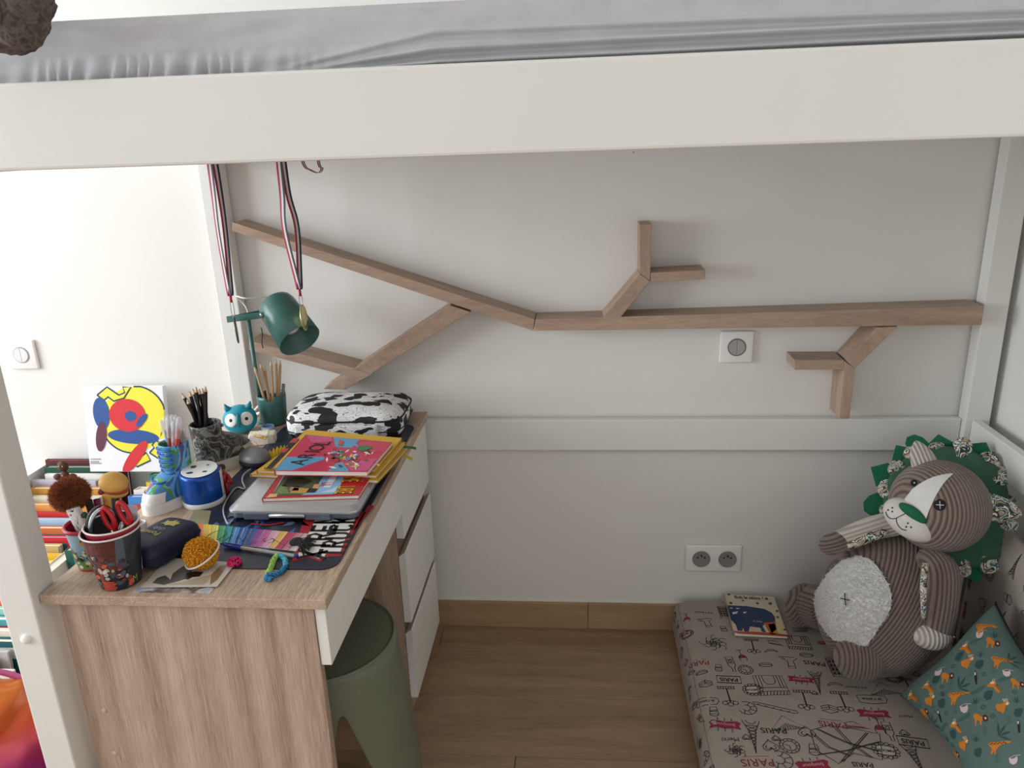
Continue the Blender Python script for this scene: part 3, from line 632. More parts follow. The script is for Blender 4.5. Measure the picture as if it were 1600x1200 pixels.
# ---- desk lamp with pen pot
m_grn = mat('#43706A', 0.3, 0.03)
pc = V((-0.774, -0.140, DZ))
t = thing('desk_lamp', 'dark green desk lamp with tilted round shade rising from a pen pot', 'lamp', pc)
def potrim(a): return 0.078-(0.010 if abs(((a+0.5) % (PI/2))-PI/4) < 0.28 else 0)
b = BM()
prof = [(0.031, 0.0), (0.033, 0.02), (0.036, 0.078)]
surf(b, lambda u, v: V(((0.031+0.005*v)*math.cos(2*PI*u), (0.031+0.005*v)*math.sin(2*PI*u), potrim(2*PI*u)*v)), 72, 10, wu=True)
lathe(b, [(0.031, 0.0004), (0, 0.0004)], 72); o = obj('pen_pot', b, m_grn, t, True); md = o.modifiers.new('t', 'SOLIDIFY'); md.thickness = 0.0025; md.offset = -1
YL = -0.135
hp = PY(386, 494, YL); pole0 = V((hp.x+0.002, YL, DZ+0.004)); b = BM(); tube(b, [pole0-pc, V((hp.x+0.002, YL, hp.z-0.002))-pc], 0.0052, 14); obj('pole', b, m_grn, t, True)
b = BM(); lathe(b, [(0.018, 0), (0.018, 0.003), (0.007, 0.006)], 24, T(pole0-pc-V((0, 0, 0.0035)))); obj('pole_foot', b, m_grn, t, True)
sa = ((CR*0.62-CU*0.78)*0.935-CF*0.355).normalized()     # shade axis, towards its open end
so = PY(468.5, 531.5, YL-0.055); sc = so-sa*0.128
sx_ = sa.cross(V((0, 0, 1))).normalized(); sy_ = sa.cross(sx_).normalized()
SM = Matrix((( sx_.x, sy_.x, sa.x, sc.x-pc.x), (sx_.y, sy_.y, sa.y, sc.y-pc.y), (sx_.z, sy_.z, sa.z, sc.z-pc.z), (0, 0, 0, 1)))
b = BM(); R_ = 0.0515
lathe(b, [(0, -0.004), (0.022, -0.0035), (0.036, 0.0), (0.0435, 0.007), (0.0465, 0.018), (R_, 0.128), (R_-0.0016, 0.128), (0.045, 0.018), (0.034, 0.002), (0, -0.001)], 56, SM); shd = obj('lamp_shade', b, m_grn, t, True)
b = BM(); lathe(b, [(0.012, 0.01), (0.013, 0.04), (0.020, 0.06), (0.0235, 0.075), (0.020, 0.09), (0.010, 0.097), (0, 0.099)], 24, SM); obj('bulb', b, mat('#EFEDE8', 0.25), t, True)
# fork from the pole head to both sides of the shade
pv = sc+sa*0.030
for s in (-1, 1):
    e = pv+sx_*s*0.0505; h0 = V((hp.x, YL, hp.z+0.001)); side = sx_*s
    h1 = h0+side*0.0505; b = BM(); tt = []
    ribbon(b, [h1-pc, e-pc+(e-h1).normalized()*0.010], V((0, 0, 1)), 0.015, 0.002); obj('fork_arm', b, m_grn, t)
    b = BM(); Ms = Matrix(((sy_.x, sa.x, side.x, e.x-pc.x), (sy_.y, sa.y, side.y, e.y-pc.y), (sy_.z, sa.z, side.z, e.z-pc.z), (0, 0, 0, 1))); lathe(b, [(0.0055, -0.001), (0.0055, 0.0022), (0.003, 0.0034), (0, 0.0034)], 16, Ms); obj('pivot_screw', b, mat('#B9BCBD', 0.25, metal=0.9), t, True)
b = BM(); h0 = V((hp.x, YL, hp.z+0.001)); ribbon(b, [h0-sx_*0.0515-pc, h0+sx_*0.0515-pc], V((0, 0, 1)), 0.015, 0.002); obj('fork_bridge', b, m_grn, t)
b = BM(); tube(b, [p-pc for p in smoothpath([sc-sa*0.002, sc-sa*0.020, PY(385, 466, YL-0.03), PY(369, 463, YL-0.01), PY(378, 472, YL+0.01), PY(386, 484, YL+0.012), V((hp.x, YL+0.012, hp.z-0.03))], 6)], 0.0018, 8); obj('cable', b, WHT, t, True)
b = BM(); tube(b, [sc-sa*0.003-pc, sc-sa*0.013-pc], 0.005, 12); obj('cable_gland', b, WHT, t, True)
b = BM(); tube(b, [p-pc for p in smoothpath([PY(408, 512, YL), PY(410, 522, YL), PY(409, 534, YL), PY(411, 544, YL)], 5)], 0.0013, 6); obj('pull_cord', b, mat('#2B2C30', 0.6), t, True)
# pencils in the pot
def pencil(name, label, cat, p0, p1, r, mbody, mtip, mlead, group, tip=0.014):
    d = (p1-p0).normalized(); L_ = (p1-p0).length; a = d.cross(V((0, 1, 0.2))).normalized(); c = d.cross(a)
    M = Matrix(((a.x, c.x, d.x, p0.x), (a.y, c.y, d.y, p0.y), (a.z, c.z, d.z, p0.z), (0, 0, 0, 1))); t = thing(name, label, cat, M, group)
    b = BM(); lathe(b, [(0, 0), (r, 0), (r, L_-tip)], 6 if tip else 10); obj('shaft', b, mbody, t)
    if tip:
        b = BM(); lathe(b, [(r, L_-tip), (r*0.30, L_-tip*0.25)], 8); obj('tip', b, mtip, t, True)
        b = BM(); lathe(b, [(r*0.30, L_-tip*0.25), (0, L_)], 8); obj('lead', b, mlead, t, True)
    return t
mwood = mat('#C9A27C', 0.5, 0.06, 60)
PB = V((-0.774, -0.140, DZ+0.004))
for i, (px, py, dx, dy) in enumerate(((397, 571, -0.008, -0.010), (406, 566, 0.0, 0.012), (413, 571, -0.012, 0.004), (423, 562, 0.004, -0.012), (431, 560, 0.012, 0.008), (438, 562, 0.014, -0.002))):
    pencil('wooden_pencil', 'natural wood pencil standing in the green lamp pot', 'pencil', PB+V((dx*0.7, dy*0.7, 0)), PY(px, py, -0.140-0.02+0.008*i), 0.0036, mwood, mat('#DDBd95', 0.6), BLK, 'natural pencils in the lamp pot')
pencil('pen', 'pink pen standing in the green lamp pot', 'pen', PB+V((0.006, 0.014, 0)), PY(435, 598, -0.12), 0.0052, mat('#A8294F', 0.35), None, None, None, tip=0)
pencil('pen', 'grey capped pen standing in the green lamp pot', 'pen', PB+V((0.016, 0.010, 0)), PY(443, 600, -0.12), 0.0042, mat('#8D8A90', 0.35), None, None, None, tip=0)

# ---- owl
oc = D(377, 676); t = thing('owl_ornament', 'turquoise round owl ornament with white eyes beside the pen pot', 'ornament', T((oc.x+0.002, oc.y, DZ)) @ RZ(0.36))
m_owl = mat('#0F9BB4', 0.3, 0.03); b = BM(); ell(b, (0, 0, 0.036), (0.0405, 0.038, 0.036)); obj('body', b, m_owl, t, True)
for s in (-1, 1):
    b = BM(); tube(b, [V((s*0.020, -0.004, 0.061)), V((s*0.027, -0.004, 0.070)), V((s*0.030, -0.004, 0.0795))], [0.010, 0.006, 0.0015], 10); obj('ear_tuft', b, mat('#0C7F92', 0.35), t, True)
    nz_ = V((math.sin(s*0.50)*math.cos(0.28), -math.cos(s*0.50)*math.cos(0.28), math.sin(0.28))); ps = V((0, 0, 0.036))+V((nz_.x*0.0395, nz_.y*0.0370, nz_.z*0.0350)); xa = V((0, 0, 1)).cross(nz_).normalized(); ya = nz_.cross(xa); Me = Matrix(((xa.x, ya.x, nz_.x, 0), (xa.y, ya.y, nz_.y, 0), (xa.z, ya.z, nz_.z, 0), (0, 0, 0, 1)))
    b = BM(); ell(b, ps, (0.0160, 0.0165, 0.0042), Me); e = obj('eye', b, WHT, t, True)
    b = BM(); ell(b, ps+nz_*0.0036-xa*s*0.002, (0.0044, 0.0044, 0.0018), Me, 16, 10); obj('pupil', b, BLK, e, True)
b = BM(); tube(b, [V((0, -0.034, 0.062)), V((0, -0.043, 0.052)), V((0, -0.043, 0.040)), V((0, -0.0385, 0.030))], [0.003, 0.0062, 0.006, 0.002], 12); obj('beak', b, mat('#0B7A80', 0.35), t, True)

# ---- shoe shaped pots
def shoe(name, label, heel, ang, S, m_up, m_trim, laces, H=0.150):
    """heel centre on the desk; points along local +X"""
    t = thing(name, label, 'pencil pot', T(heel) @ RZ(ang))
    sl = [(0.0, 0.62), (0.018, 0.62), (0.022, 0.60), (0.0225, 0.0)]
    def outline(u, g=0.0):
        th = 2*PI*u; c, s_ = math.cos(th), math.sin(th); f = (c+1)/2
        x = (-0.034+(0.134)*f)*S+0; wv = (0.030+0.007*f*math.sin(PI*min(1, f*1.0)))*S*abs(s_)**0.75
        return x+g*c, math.copysign(wv+g*abs(s_), s_)
    b = BM()
    def sole(u, v):
        x, y = outline(u, 0.0022*S/0.6); z = 0.026*S*v
        return V((x, y, z))
    surf(b, sole, 72, 5, wu=True); t2 = [sole(i/72, 0) for i in range(72)]; t3 = [sole(i/72, 1) for i in range(72)]
    f1 = b.verts; bmesh.ops.holes_fill(b, edges=[e for e in b.edges if e.is_boundary], sides=0); obj('sole', b, m_trim, t, auto=50)
    def up(u, v):
        th = 2*PI*u; c, s_ = math.cos(th), math.sin(th); z = 0.024+v*(H-0.024); vt = 0.056/(H-0.024)
        if v < vt:
            k = v/vt; reach = 0.030+0.068*(1-k**2.2)**0.8; hl = (reach+0.034)/2; cx = reach-hl; wd = 0.030+0.004*(1-k)
        else: hl, cx, wd = 0.032+0.004*(v-vt), -0.002, 0.030+0.003*(v-vt)
        e = 0.85; return V(((cx+hl*math.copysign(abs(c)**e, c))*S, wd*math.copysign(abs(s_)**e, s_)*S, z*S))
    b = BM(); surf(b, up, 64, 40, wu=True); o = obj('upper', b, m_up, t, True); md = o.modifiers.new('t', 'SOLIDIFY'); md.thickness = 0.003*S; md.offset = -1
    b = BM(); surf(b, lambda u, v: V((lambda p: (p.x*1.012+0.0012*S, p.y*1.03, p.z+0.0008*S))(up(-0.18+0.36*u if True else u, 0.015+0.19*v))), 24, 10); obj('toe_cap', b, m_trim, t, True)
    for i in range(laces):
        v = (0.36 if H > 0.13 else 0.66)+(0.55 if H > 0.13 else 0.2)*i/(laces-1); b = BM(); pts = [V((lambda p: (p.x*1.03+0.002*S, p.y*1.06, p.z+0.006*S*abs(a)*3))(up(a % 1.0, v))) for a in [-0.13+0.26*k/10 for k in range(11)]]; tube(b, pts, 0.0023*S, 8); obj('lace', b, m_lace, t, True)
    return t, up
m_lace = mat('#2A62B4', 0.5)
m_colup = patches('comic_fabric_bright', ['#3F7F3A', '#3E86C6', '#5B9A3F', '#6FB0D8', '#2C5FA3', '#C9322F', '#E39A2E'], 17, 0.35, 'noise', (1, 1, 0.8), True)
h1 = D(285, 779, DZ); shoe('shoe_pot', 'bright comic print boot shaped pot with white toe and blue laces', V((h1.x, h1.y, DZ+0.0002)), math.radians(245), 0.82, m_colup, mat('#EFEEEB', 0.45), 7)
SA = V((h1.x, h1.y, DZ))
b = BM()
m_dkup = patches('comic_fabric_dark', ['#26282B', '#5E6260', '#35383A', '#8B8D88', '#4A5551', '#22262A', '#5A4038'], 26, 0.45, 'noise', (1, 1, 0.8), True)
m_lace = mat('#7E8284', 0.5)
h2 = D(333, 733, DZ); shoe('shoe_pot', 'dark comic print boot shaped pot holding black pencils', V((h2.x, h2.y, DZ+0.0002)), math.radians(55), 0.97, m_dkup, mat('#C9C6BE', 0.5), 2, 0.112)
SB = V((h2.x, h2.y, DZ))
mbk = mat('#17161A', 0.35)
for i, (px, py) in enumerate(((284, 614), (292, 622), (296, 611), (301, 607), (306, 604), (311, 607), (316, 606), (321, 603), (303, 615))):
    a = i*2.4; pencil('black_pencil', 'black lacquered pencil standing in the dark boot pot', 'pencil', SB+V((0.012*math.cos(a), 0.012*math.sin(a), 0.03)), PY(px, py, SB.y+0.012*math.sin(a*1.7)), 0.0042, mbk, mat('#D9B896', 0.6), mat(['#2A2A30', '#3A2A2A', '#20332A'][i % 3], 0.4), 'black pencils in the dark boot pot', 0.012)
fn = ['teal', 'salmon pink', 'dark red', 'blue', 'black', 'bright red', 'brown', 'navy blue', 'dusty rose']
fc = ['#1E7C86', '#D99A86', '#8A2F3A', '#2B5FB8', '#3A3A40', '#C9423F', '#6B4A3A', '#2E3C6B', '#B5707A']
for i, (px, py) in enumerate(((251, 657), (257, 652), (263, 650), (269, 648), (275, 649), (280, 652), (284, 657), (261, 658), (272, 657))):
    a = i*2.1; p0 = SA+V((0.014*math.cos(a), 0.014*math.sin(a), 0.03)); p1 = PY(px, py, SA.y+0.016*math.sin(a)); d = (p1-p0).normalized(); ax = d.cross(V((0, 1, 0.1))).normalized(); cx = d.cross(ax); L_ = (p1-p0).length
    M = Matrix(((ax.x, cx.x, d.x, p0.x), (ax.y, cx.y, d.y, p0.y), (ax.z, cx.z, d.z, p0.z), (0, 0, 0, 1)))
    t = thing('felt_pen', fn[i]+' felt pen with a clear cap standing in the bright boot pot', 'felt pen', M, 'felt pens in the bright boot pot')
    b = BM(); lathe(b, [(0, 0), (0.0048, 0), (0.0048, L_-0.034), (0.003, L_-0.030), (0.0015, L_-0.022), (0, L_-0.020)], 12); obj('barrel', b, mat(fc[i], 0.4), t, True)
    b = BM(); lathe(b, [(0.0056, L_-0.044), (0.0056, L_-0.006), (0.0035, L_), (0, L_)], 12); obj('cap', b, mat('#E9ECEF', 0.2, alpha=0.35), t, True)

# ---- blue sharpener
sp = D(320, 784); t = thing('pencil_sharpener', 'shiny blue drum pencil sharpener with white sloping top and four holes', 'sharpener', T((sp.x, sp.y, DZ+0.0002)) @ RZ(0.30))
r0 = 0.0385; tilt = lambda x, y: 0.066-0.16*y*-1.0
def rim(u, v):
    a = 2*PI*u; z1 = 0.070+0.10*(r0*math.sin(a)); pr_ = [(1.0, 0.010), (1.03, 0.016), (1.03, 0.030), (1.0, 0.046), (0.985, 0.052), (1.0, 0.058), (0.985, None), (0.93, 'e'), (0.80, 'e')]
    k, z = pr_[round(v*8)]; zz = z1-0.003 if z is None else (z1 if z == 'e' else z); return V((r0*k*math.cos(a), r0*k*math.sin(a), zz))
b = BM(); surf(b, rim, 56, 9, wu=True); obj('drum', b, mat('#1A4FA8', 0.22, 0.06, 10, metal=0.35), t, True)
b = BM(); lathe(b, [(0, 0), (r0*1.03, 0), (r0*1.05, 0.003), (r0*1.05, 0.011), (r0*0.98, 0.012)], 56); obj('base_ring', b, mat('#DAD9D6', 0.4), t, True)
b = BM(); surf(b, lambda u, v: V((r0*0.88*v*math.cos(2*PI*u), r0*0.88*v*math.sin(2*PI*u), 0.0712+0.10*r0*v*math.sin(2*PI*u)*0.88)), 48, 5, wu=True); top = obj('top_plate', b, mat('#EDEEEE', 0.35), t, True)
for x, y, a, c in ((-0.012, 0.012, 0.0055, 0.0065), (0.015, 0.013, 0.003, 0.002), (-0.016, -0.012, 0.0065, 0.004), (0.012, -0.013, 0.0045, 0.003)):
    b = BM(); lathe(b, [(1, 0.0), (1, 0.0006), (0, 0.0006)], 20, T((x, y, 0.0711+0.10*y)) @ Matrix.Diagonal((a, c, 1, 1))); obj('hole', b, m_dark, top)
b = BM(); surf(b, lambda u, v: V((r0*1.045*math.cos(-0.25+0.5*u), r0*1.045*math.sin(-0.25+0.5*u), 0.004+0.062*v)), 8, 4); o = obj('back_strip', b, mat('#DAD9D6', 0.4), t, True); md = o.modifiers.new('t', 'SOLIDIFY'); md.thickness = 0.001

# ---- small red toy figure
fg = D(352, 772); t = thing('toy_figure', 'small red toy figure standing behind the blue sharpener', 'toy', V((fg.x, fg.y, DZ)))
b = BM()
for s in (-1, 1): tube(b, [V((s*0.007, 0, 0.0)), V((s*0.006, 0.001, 0.012)), V((s*0.005, 0, 0.026))], [0.0045, 0.0042, 0.0058], 10)
tube(b, [V((0, 0, 0.022)), V((0, 0, 0.032)), V((0, 0, 0.044)), V((0, 0, 0.049))], [0.008, 0.0105, 0.011, 0.005], 14); obj('body', b, mat('#A81E22', 0.4), t, True)
b = BM(); ell(b, (0, 0, 0.055), (0.0075, 0.0075, 0.0085)); obj('head', b, mat('#9C6A4A', 0.5), t, True)
b = BM(); ell(b, (0, 0.001, 0.059), (0.0082, 0.0082, 0.0068)); obj('hair', b, mat('#4A2A1C', 0.7), t, True)
b = BM(); tube(b, [V((0.010, 0, 0.043)), V((0.017, -0.003, 0.034)), V((0.021, -0.006, 0.024))], [0.0042, 0.0036, 0.003], 10); obj('arm', b, mat('#A81E22', 0.4), t, True)
b = BM(); tube(b, [V((-0.010, 0, 0.043)), V((-0.014, -0.004, 0.034)), V((-0.013, -0.008, 0.026))], [0.0042, 0.0036, 0.003], 10); obj('arm', b, mat('#A81E22', 0.4), t, True)

# ---- computer mouse, eraser, tape
mc = D(398, 724); t = thing('computer_mouse', 'grey and black wired computer mouse behind the laptop', 'mouse', T((mc.x, mc.y, MT+0.0002)) @ RZ(-0.5))
b = BM(); surf(b, lambda u, v: V((0.046*math.cos(2*PI*u)*math.cos(v*PI/2)**0.5, 0.029*math.sin(2*PI*u)*math.cos(v*PI/2)**0.5, 0.012+0.020*math.sin(v*PI/2))), 40, 12, wu=True); obj('shell', b, mat('#77777A', 0.35), t, True)
b = BM(); lathe(b, [(0, 0), (0.044, 0), (0.0465, 0.005), (0.0462, 0.0125)], 40, Matrix.Diagonal((1, 0.64, 1, 1))); obj('base', b, mat('#232428', 0.4), t, True)
b = BM(); M0 = ROOTM[t.name].inverted(); tube(b, [M0 @ p for p in smoothpath([D(392, 733, MT+0.006), D(381, 742, MT+0.004), D(379, 752, MT+0.002), D(383, 764, MT+0.002), D(370, 762, MT+0.002), D(357, 776, MT+0.002), D(349, 797, MT+0.002), D(356, 818, MT+0.002), D(364, 812, MT+0.002)], 8)], 0.0017, 8); obj('cable', b, mat('#A9ABAD', 0.4), t, True)
ec = D(412, 692); t = thing('eraser_block', 'worn white eraser block in a paper sleeve beside the owl', 'eraser', T((ec.x, ec.y, DZ+0.0002)) @ RZ(0.25))
b = BM(); box(b, -0.030, 0.030, -0.016, 0.016, 0, 0.026, bev=0.004, seg=3); obj('rubber', b, mat('#D8CFBC', 0.7, 0.05, 40), t, auto=40)
b = BM(); box(b, -0.0305, 0.016, -0.0165, 0.0165, -0.0001, 0.0270, bev=0.003); obj('sleeve', b, patches('eraser_sleeve', ['#E9E8E4', '#F2F0EA', '#EFEDE8', '#E5B54A', '#EFEDE8', '#E9E8E4'], 18, 0.5, 'noise', (1, 2, 3)), t)
tcn = D(421, 677); t = thing('tape_roll', 'roll of clear tape with blue core beside the owl', 'tape', T((tcn.x-0.008, tcn.y+0.012, DZ+0.0002)))
b = BM(); lathe(b, [(0.013, 0), (0.016, 0), (0.016, 0.015), (0.013, 0.015), (0.013, 0)], 36); obj('tape', b, mat('#C9D6E4', 0.2, alpha=0.75), t, True)
b = BM(); lathe(b, [(0.0115, 0.0003), (0.0129, 0.0003), (0.0129, 0.0147), (0.0115, 0.0147), (0.0115, 0.0003)], 36); obj('core', b, mat('#5E93D6', 0.4), t, True)
b = BM(); box(b, 0, 1, 0, 1, 0, 1); b.free()
wc = D(393, 652, DZ); b = BM(); tube(b, smoothpath([D(395, 645, DZ+0.004), D(405, 634, DZ+0.02), D(414, 626, DZ+0.03), D(414, 634, DZ+0.026), D(406, 645, DZ+0.012), D(396, 648, DZ+0.004)], 5), 0.004, 8); base_at(tag(obj('plug_lead', b, mat('#EDECEA', 0.4), None, True), 'white looped lead lying between the owl and the pen pot', 'cable'), D(395, 645, DZ))
# ================================================================== cups at the near edge of the desk
def cup(name, label, c, r0, r1, h, m_out, m_in, m_rim, n=64):
    t = thing(name, label, 'cup', V(c)); b = BM()
    lathe(b, [(0, 0.0), (r0, 0.0), (r1, h)], n); obj('wall', b, m_out, t, True)
    b = BM(); lathe(b, [(r1-0.0016, h), (r0-0.0016, 0.003), (0, 0.003)], n); obj('inside', b, m_in, t, True)
    b = BM(); tube(b, [V((r1*math.cos(2*PI*i/n), r1*math.sin(2*PI*i/n), h)) for i in range(n)], 0.0016, 8, closed=True); obj('rim', b, m_rim, t, True)
    return t
c1 = V((-0.752, -0.872, DZ+0.0002)); az = math.atan2(CAM.y-c1.y, CAM.x-c1.x); R0, R1, CH = 0.0310, 0.0440, 0.096
m_slate = patches('cup_slate', ['#2B2F37', '#3B424D', '#343945', '#262A31'], 20, 0.32, 'noise', (1, 1, 1), False)
t = cup('paper_cup', 'dark printed paper cup with white lip holding red scissors', c1, R0, R1, CH, m_slate, mat('#55565B', 0.4), mat('#E5D9D4', 0.4))
def cupmap(c, r0, r1, h, az):
    def f(u, v, o):
        r = r0+(r1-r0)*v/h+o; a = az+u/(0.5*(r0+r1)); return V((c.x+r*math.cos(a), c.y+r*math.sin(a), c.z+v))
    return f
pr = Print(0.0003, 0.00022)
mar = patches('cup_maroon', ['#5A2A2A', '#6B3430', '#4A2226', '#74403A'], 60, 0.32, 'noise', (1, 1, 3), False)
pr.poly([(-0.075, 0.032), (-0.005, 0.030), (0.002, CH-0.003), (-0.075, CH-0.003)], mar, 0); pr.poly([(-0.003, 0.046), (0.012, 0.046), (0.012, CH-0.003), (0.002, CH-0.003)], mat('#566470', 0.32), 0)
rr = random.Random(5)
for k in range(60):
    u = rr.uniform(-0.055, 0.018); v = rr.uniform(0.012, 0.066)-max(0, u)*0.8; s_ = rr.uniform(0.0012, 0.0045); pr.disc((u, max(0.004, v)), s_*1.5, s_, mat(rr.choice(['#3B4A52', '#B9A79A', '#7A3A34', '#9FA9A8', '#5E3A52', '#2A2E33', '#C4574A', '#D7C9BA', '#46606B']), 0.35), 1+k % 4, rr.uniform(0, 3), 8)
for i in range(5):
    for j in range(5):
        u = -0.034+0.0046*i+(0.0023 if j % 2 else 0); v = 0.002+0.0036*j; pr.poly([(u, v), (u+0.0041, v), (u+0.0041, v+0.0030), (u, v+0.0030)], mat('#C2452F', 0.35), 5)
pr.text('M', (0.0235, 0.012), 0.019, mat('#9DA04C', 0.35), 5, sx=0.7)
pr.build('print', cupmap(c1, R0, R1, CH, az), t, res=0.006)
ci = c1+V((0.002, 0.002, 0.006)); t = cup('paper_cup', 'crimson banded paper cup nested inside the dark cup', ci, R0-0.003, R1-0.0035, CH+0.003, mat('#A32A41', 0.35), mat('#4A4B50', 0.5), mat('#E9E4E2', 0.4))
c2 = V((-0.829, -0.822, DZ+0.0002)); az2 = math.atan2(CAM.y-c2.y, CAM.x-c2.x)
t = cup('paper_cup', 'sky blue printed cup with thick red rim holding a furry pen', c2, 0.0250, 0.0335, 0.078, patches('cup_sky', ['#8FC1D6', '#A6CFDD', '#7FB3CB'], 14, 0.35, 'noise', (1, 1, 1), False), mat('#8E2331', 0.4), mat('#C2263E', 0.35))
b = BM(); tube(b, [V((0.0335*math.cos(2*PI*i/64), 0.0335*math.sin(2*PI*i/64), 0.076)) for i in range(64)], 0.0034, 8, closed=True); obj('rim_roll', b, mat('#B8243A', 0.35), t, True)
b = BM(); lathe(b, [(0.0253, 0.0), (0.0258, 0.004), (0.0250, 0.0045)], 64); obj('foot_ring', b, mat('#B0202F', 0.4), t, True)
pr = Print(0.0003, 0.00022)
pr.poly([(-0.05, 0.004), (0.05, 0.004), (0.05, 0.018), (0.03, 0.022), (0.0, 0.020), (-0.02, 0.024), (-0.05, 0.019)], mat('#6E9A45', 0.35), 0)
for k in range(44):
    u = rr.uniform(-0.04, 0.03); v = rr.uniform(0.008, 0.044); s_ = rr.uniform(0.0014, 0.0046); pr.disc((u, v), s_*1.4, s_, mat(rr.choice(['#7A3326', '#D9B53F', '#2F5C33', '#23262B', '#E3E4E2', '#5D8C40', '#9A5A34', '#4A7A3A']), 0.35), 1+k % 4, rr.uniform(0, 3), 8)
pr.disc((-0.008, 0.060), 0.006, 0.005, mat('#6B3A2A', 0.35), 2); pr.disc((-0.012, 0.056), 0.004, 0.003, mat('#D9A33F', 0.35), 3)
pr.build('print', cupmap(c2, 0.0250, 0.0335, 0.078, az2), t, res=0.006)

# ---- contents of the two cups
def frame(p0, p1, hint=V((0, 1, 0.1))):
    d = (p1-p0).normalized(); a = d.cross(hint).normalized(); c = d.cross(a)
    return Matrix(((a.x, c.x, d.x, p0.x), (a.y, c.y, d.y, p0.y), (a.z, c.z, d.z, p0.z), (0, 0, 0, 1))), (p1-p0).length
B1 = c1+V((0, 0, 0.012)); B2 = c2+V((0, 0, 0.005))
# scissors
s0, s1 = B1+V((0.004, 0.002, 0.0)), PY(181, 803, -0.868)
M, L_ = frame(s0, s1); t = thing('scissors', 'red handled scissors standing in the dark cup', 'scissors', M)
for s, off, ln in ((-1, -0.012, 0.0), (1, 0.010, -0.008)):
    b = BM(); pts = [V((off+0.0075*math.cos(a)+0.006*math.sin(a), 0.004*s, L_+ln+0.019*math.sin(a))) for a in [2*PI*k/28 for k in range(28)]]; tube(b, pts, 0.0040, 10, closed=True); obj('handle', b, mat('#C41F26', 0.3), t, True)
    b = BM(); tube(b, [V((off*0.6, 0.004*s, L_+ln-0.018)), V((-off*0.25, 0.003*s, L_*0.55)), V((-off*0.2, 0.0015*s, 0.004))], [0.0046, 0.0042, 0.0012], 8); obj('blade', b, mat('#A9ACB0', 0.25, metal=0.9), t, True)
# tape dispenser: arched black body with silver edge
cc = PY(158, 806, -0.868); M = T(cc) @ RZ(0.9) @ Matrix.Rotation(0.25, 4, 'Y'); t = thing('tape_dispenser', 'black and silver arched tape dispenser standing in the dark cup', 'dispenser', M)
def archpts(r): return [V((r*math.cos(a), 0, r*1.45*math.sin(a)-0.012)) for a in [-0.5+(PI+1.0)*k/24 for k in range(25)]]
for y, r, w_, m in ((-0.006, 0.0175, 0.0036, mat('#B6BABF', 0.2, metal=0.8)), (0.0015, 0.0165, 0.0062, mat('#1C1C20', 0.35)), (0.008, 0.0170, 0.0030, mat('#3B3C42', 0.3))):
    b = BM(); tube(b, [p+V((0, y, 0)) for p in archpts(r)], w_, 8); obj('arch', b, m, t, True)
# clear ruler
b = BM(); p0, p1 = B1+V((0.020, 0.016, 0.002)), PY(205, 789, -0.845); M, L_ = frame(p0, p1); box(b, -0.010, 0.010, -0.001, 0.001, 0, L_, bev=0.0008); o = tag(obj('ruler', b, mat('#D9DCE2', 0.15, alpha=0.5)), 'clear plastic ruler standing in the dark cup', 'ruler'); o.matrix_basis = M; ROOTM[o.name] = M
# pen with burger topper
p0, p1 = B1+V((-0.004, 0.012, 0.0)), PY(176, 768, -0.835); M, L_ = frame(p0, p1); t = thing('novelty_pen', 'pen with squashy yellow burger topper standing in the dark cup', 'pen', M)
b = BM(); lathe(b, [(0, 0), (0.004, 0.002), (0.004, L_)], 12); obj('shaft', b, mat('#4B4A4F', 0.4), t, True)
bc = PY(178, 758, -0.835); Ml = M.inverted()
def lc(p): return Ml @ p
Rb = Matrix.Rotation(0.55, 4, V((-CF.x, -CF.y, -CF.z)))
def bur(name, off, rad, m):
    b = BM(); ell(b, bc+off, rad, Matrix.Rotation(0.25, 4, 'Y')); bmesh.ops.transform(b, matrix=Ml, verts=b.verts); obj(name, b, m, t, True)
bur('bun_top', V((0, 0, 0.004)), (0.0225, 0.0215, 0.0175), mat('#D7A552', 0.55, 0.05)); bur('bun_base', V((0.001, 0, -0.0115)), (0.0190, 0.0185, 0.0075), mat('#D09A48', 0.55)); bur('patty', V((0.001, 0, -0.0065)), (0.0205, 0.0198, 0.0036), mat('#8A4A2E', 0.6)); bur('tomato', V((0.001, 0, -0.0035)), (0.0212, 0.0205, 0.0022), mat('#C44A33', 0.5))
bur('berry', V((-0.013, -0.016, -0.004)), (0.0052, 0.005, 0.0052), mat('#7A1E26', 0.4))
# pen with furry ball and gingerbread pen in the second cup
def fur(b, c, r, n, ln, wd, rs, flat=1.0):
    for i in range(n):
        z = rs.uniform(-1, 1); a = rs.uniform(0, 2*PI); q = math.sqrt(1-z*z); d = V((q*math.cos(a), q*math.sin(a), z*flat)); p = c+d*r*0.9; tip = c+d*(r+ln*rs.uniform(0.5, 1.1))+V((rs.uniform(-1, 1), rs.uniform(-1, 1), rs.uniform(-1.4, 0.4)))*ln*0.55
        s_ = d.cross(V((rs.uniform(-1, 1), rs.uniform(-1, 1), rs.uniform(-1, 1)))).normalized()*wd; e = d.cross(s_).normalized()*wd
        vs = [b.verts.new(p+s_), b.verts.new(p-s_*0.5+e), b.verts.new(p-s_*0.5-e), b.verts.new(tip)]
        for f in ((0, 1, 3), (1, 2, 3), (2, 0, 3)): b.faces.new([vs[k] for k in f])
rs = random.Random(2)
p0 = B2+V((-0.004, 0.004, 0)); bc = PY(109, 771, -0.812); M, L_ = frame(p0, bc); t = thing('novelty_pen', 'pen topped with a fluffy brown fur ball in the red rimmed cup', 'pen', M); Ml = M.inverted()
b = BM(); lathe(b, [(0, 0), (0.0038, 0.002), (0.0038, L_-0.02)], 12); obj('shaft', b, mat('#B9B6B2', 0.4), t, True)
b = BM(); ell(b, V((0, 0, L_)), (0.029, 0.027, 0.026)); obj('ball_core', b, mat('#5A2A14', 0.9), t, True)
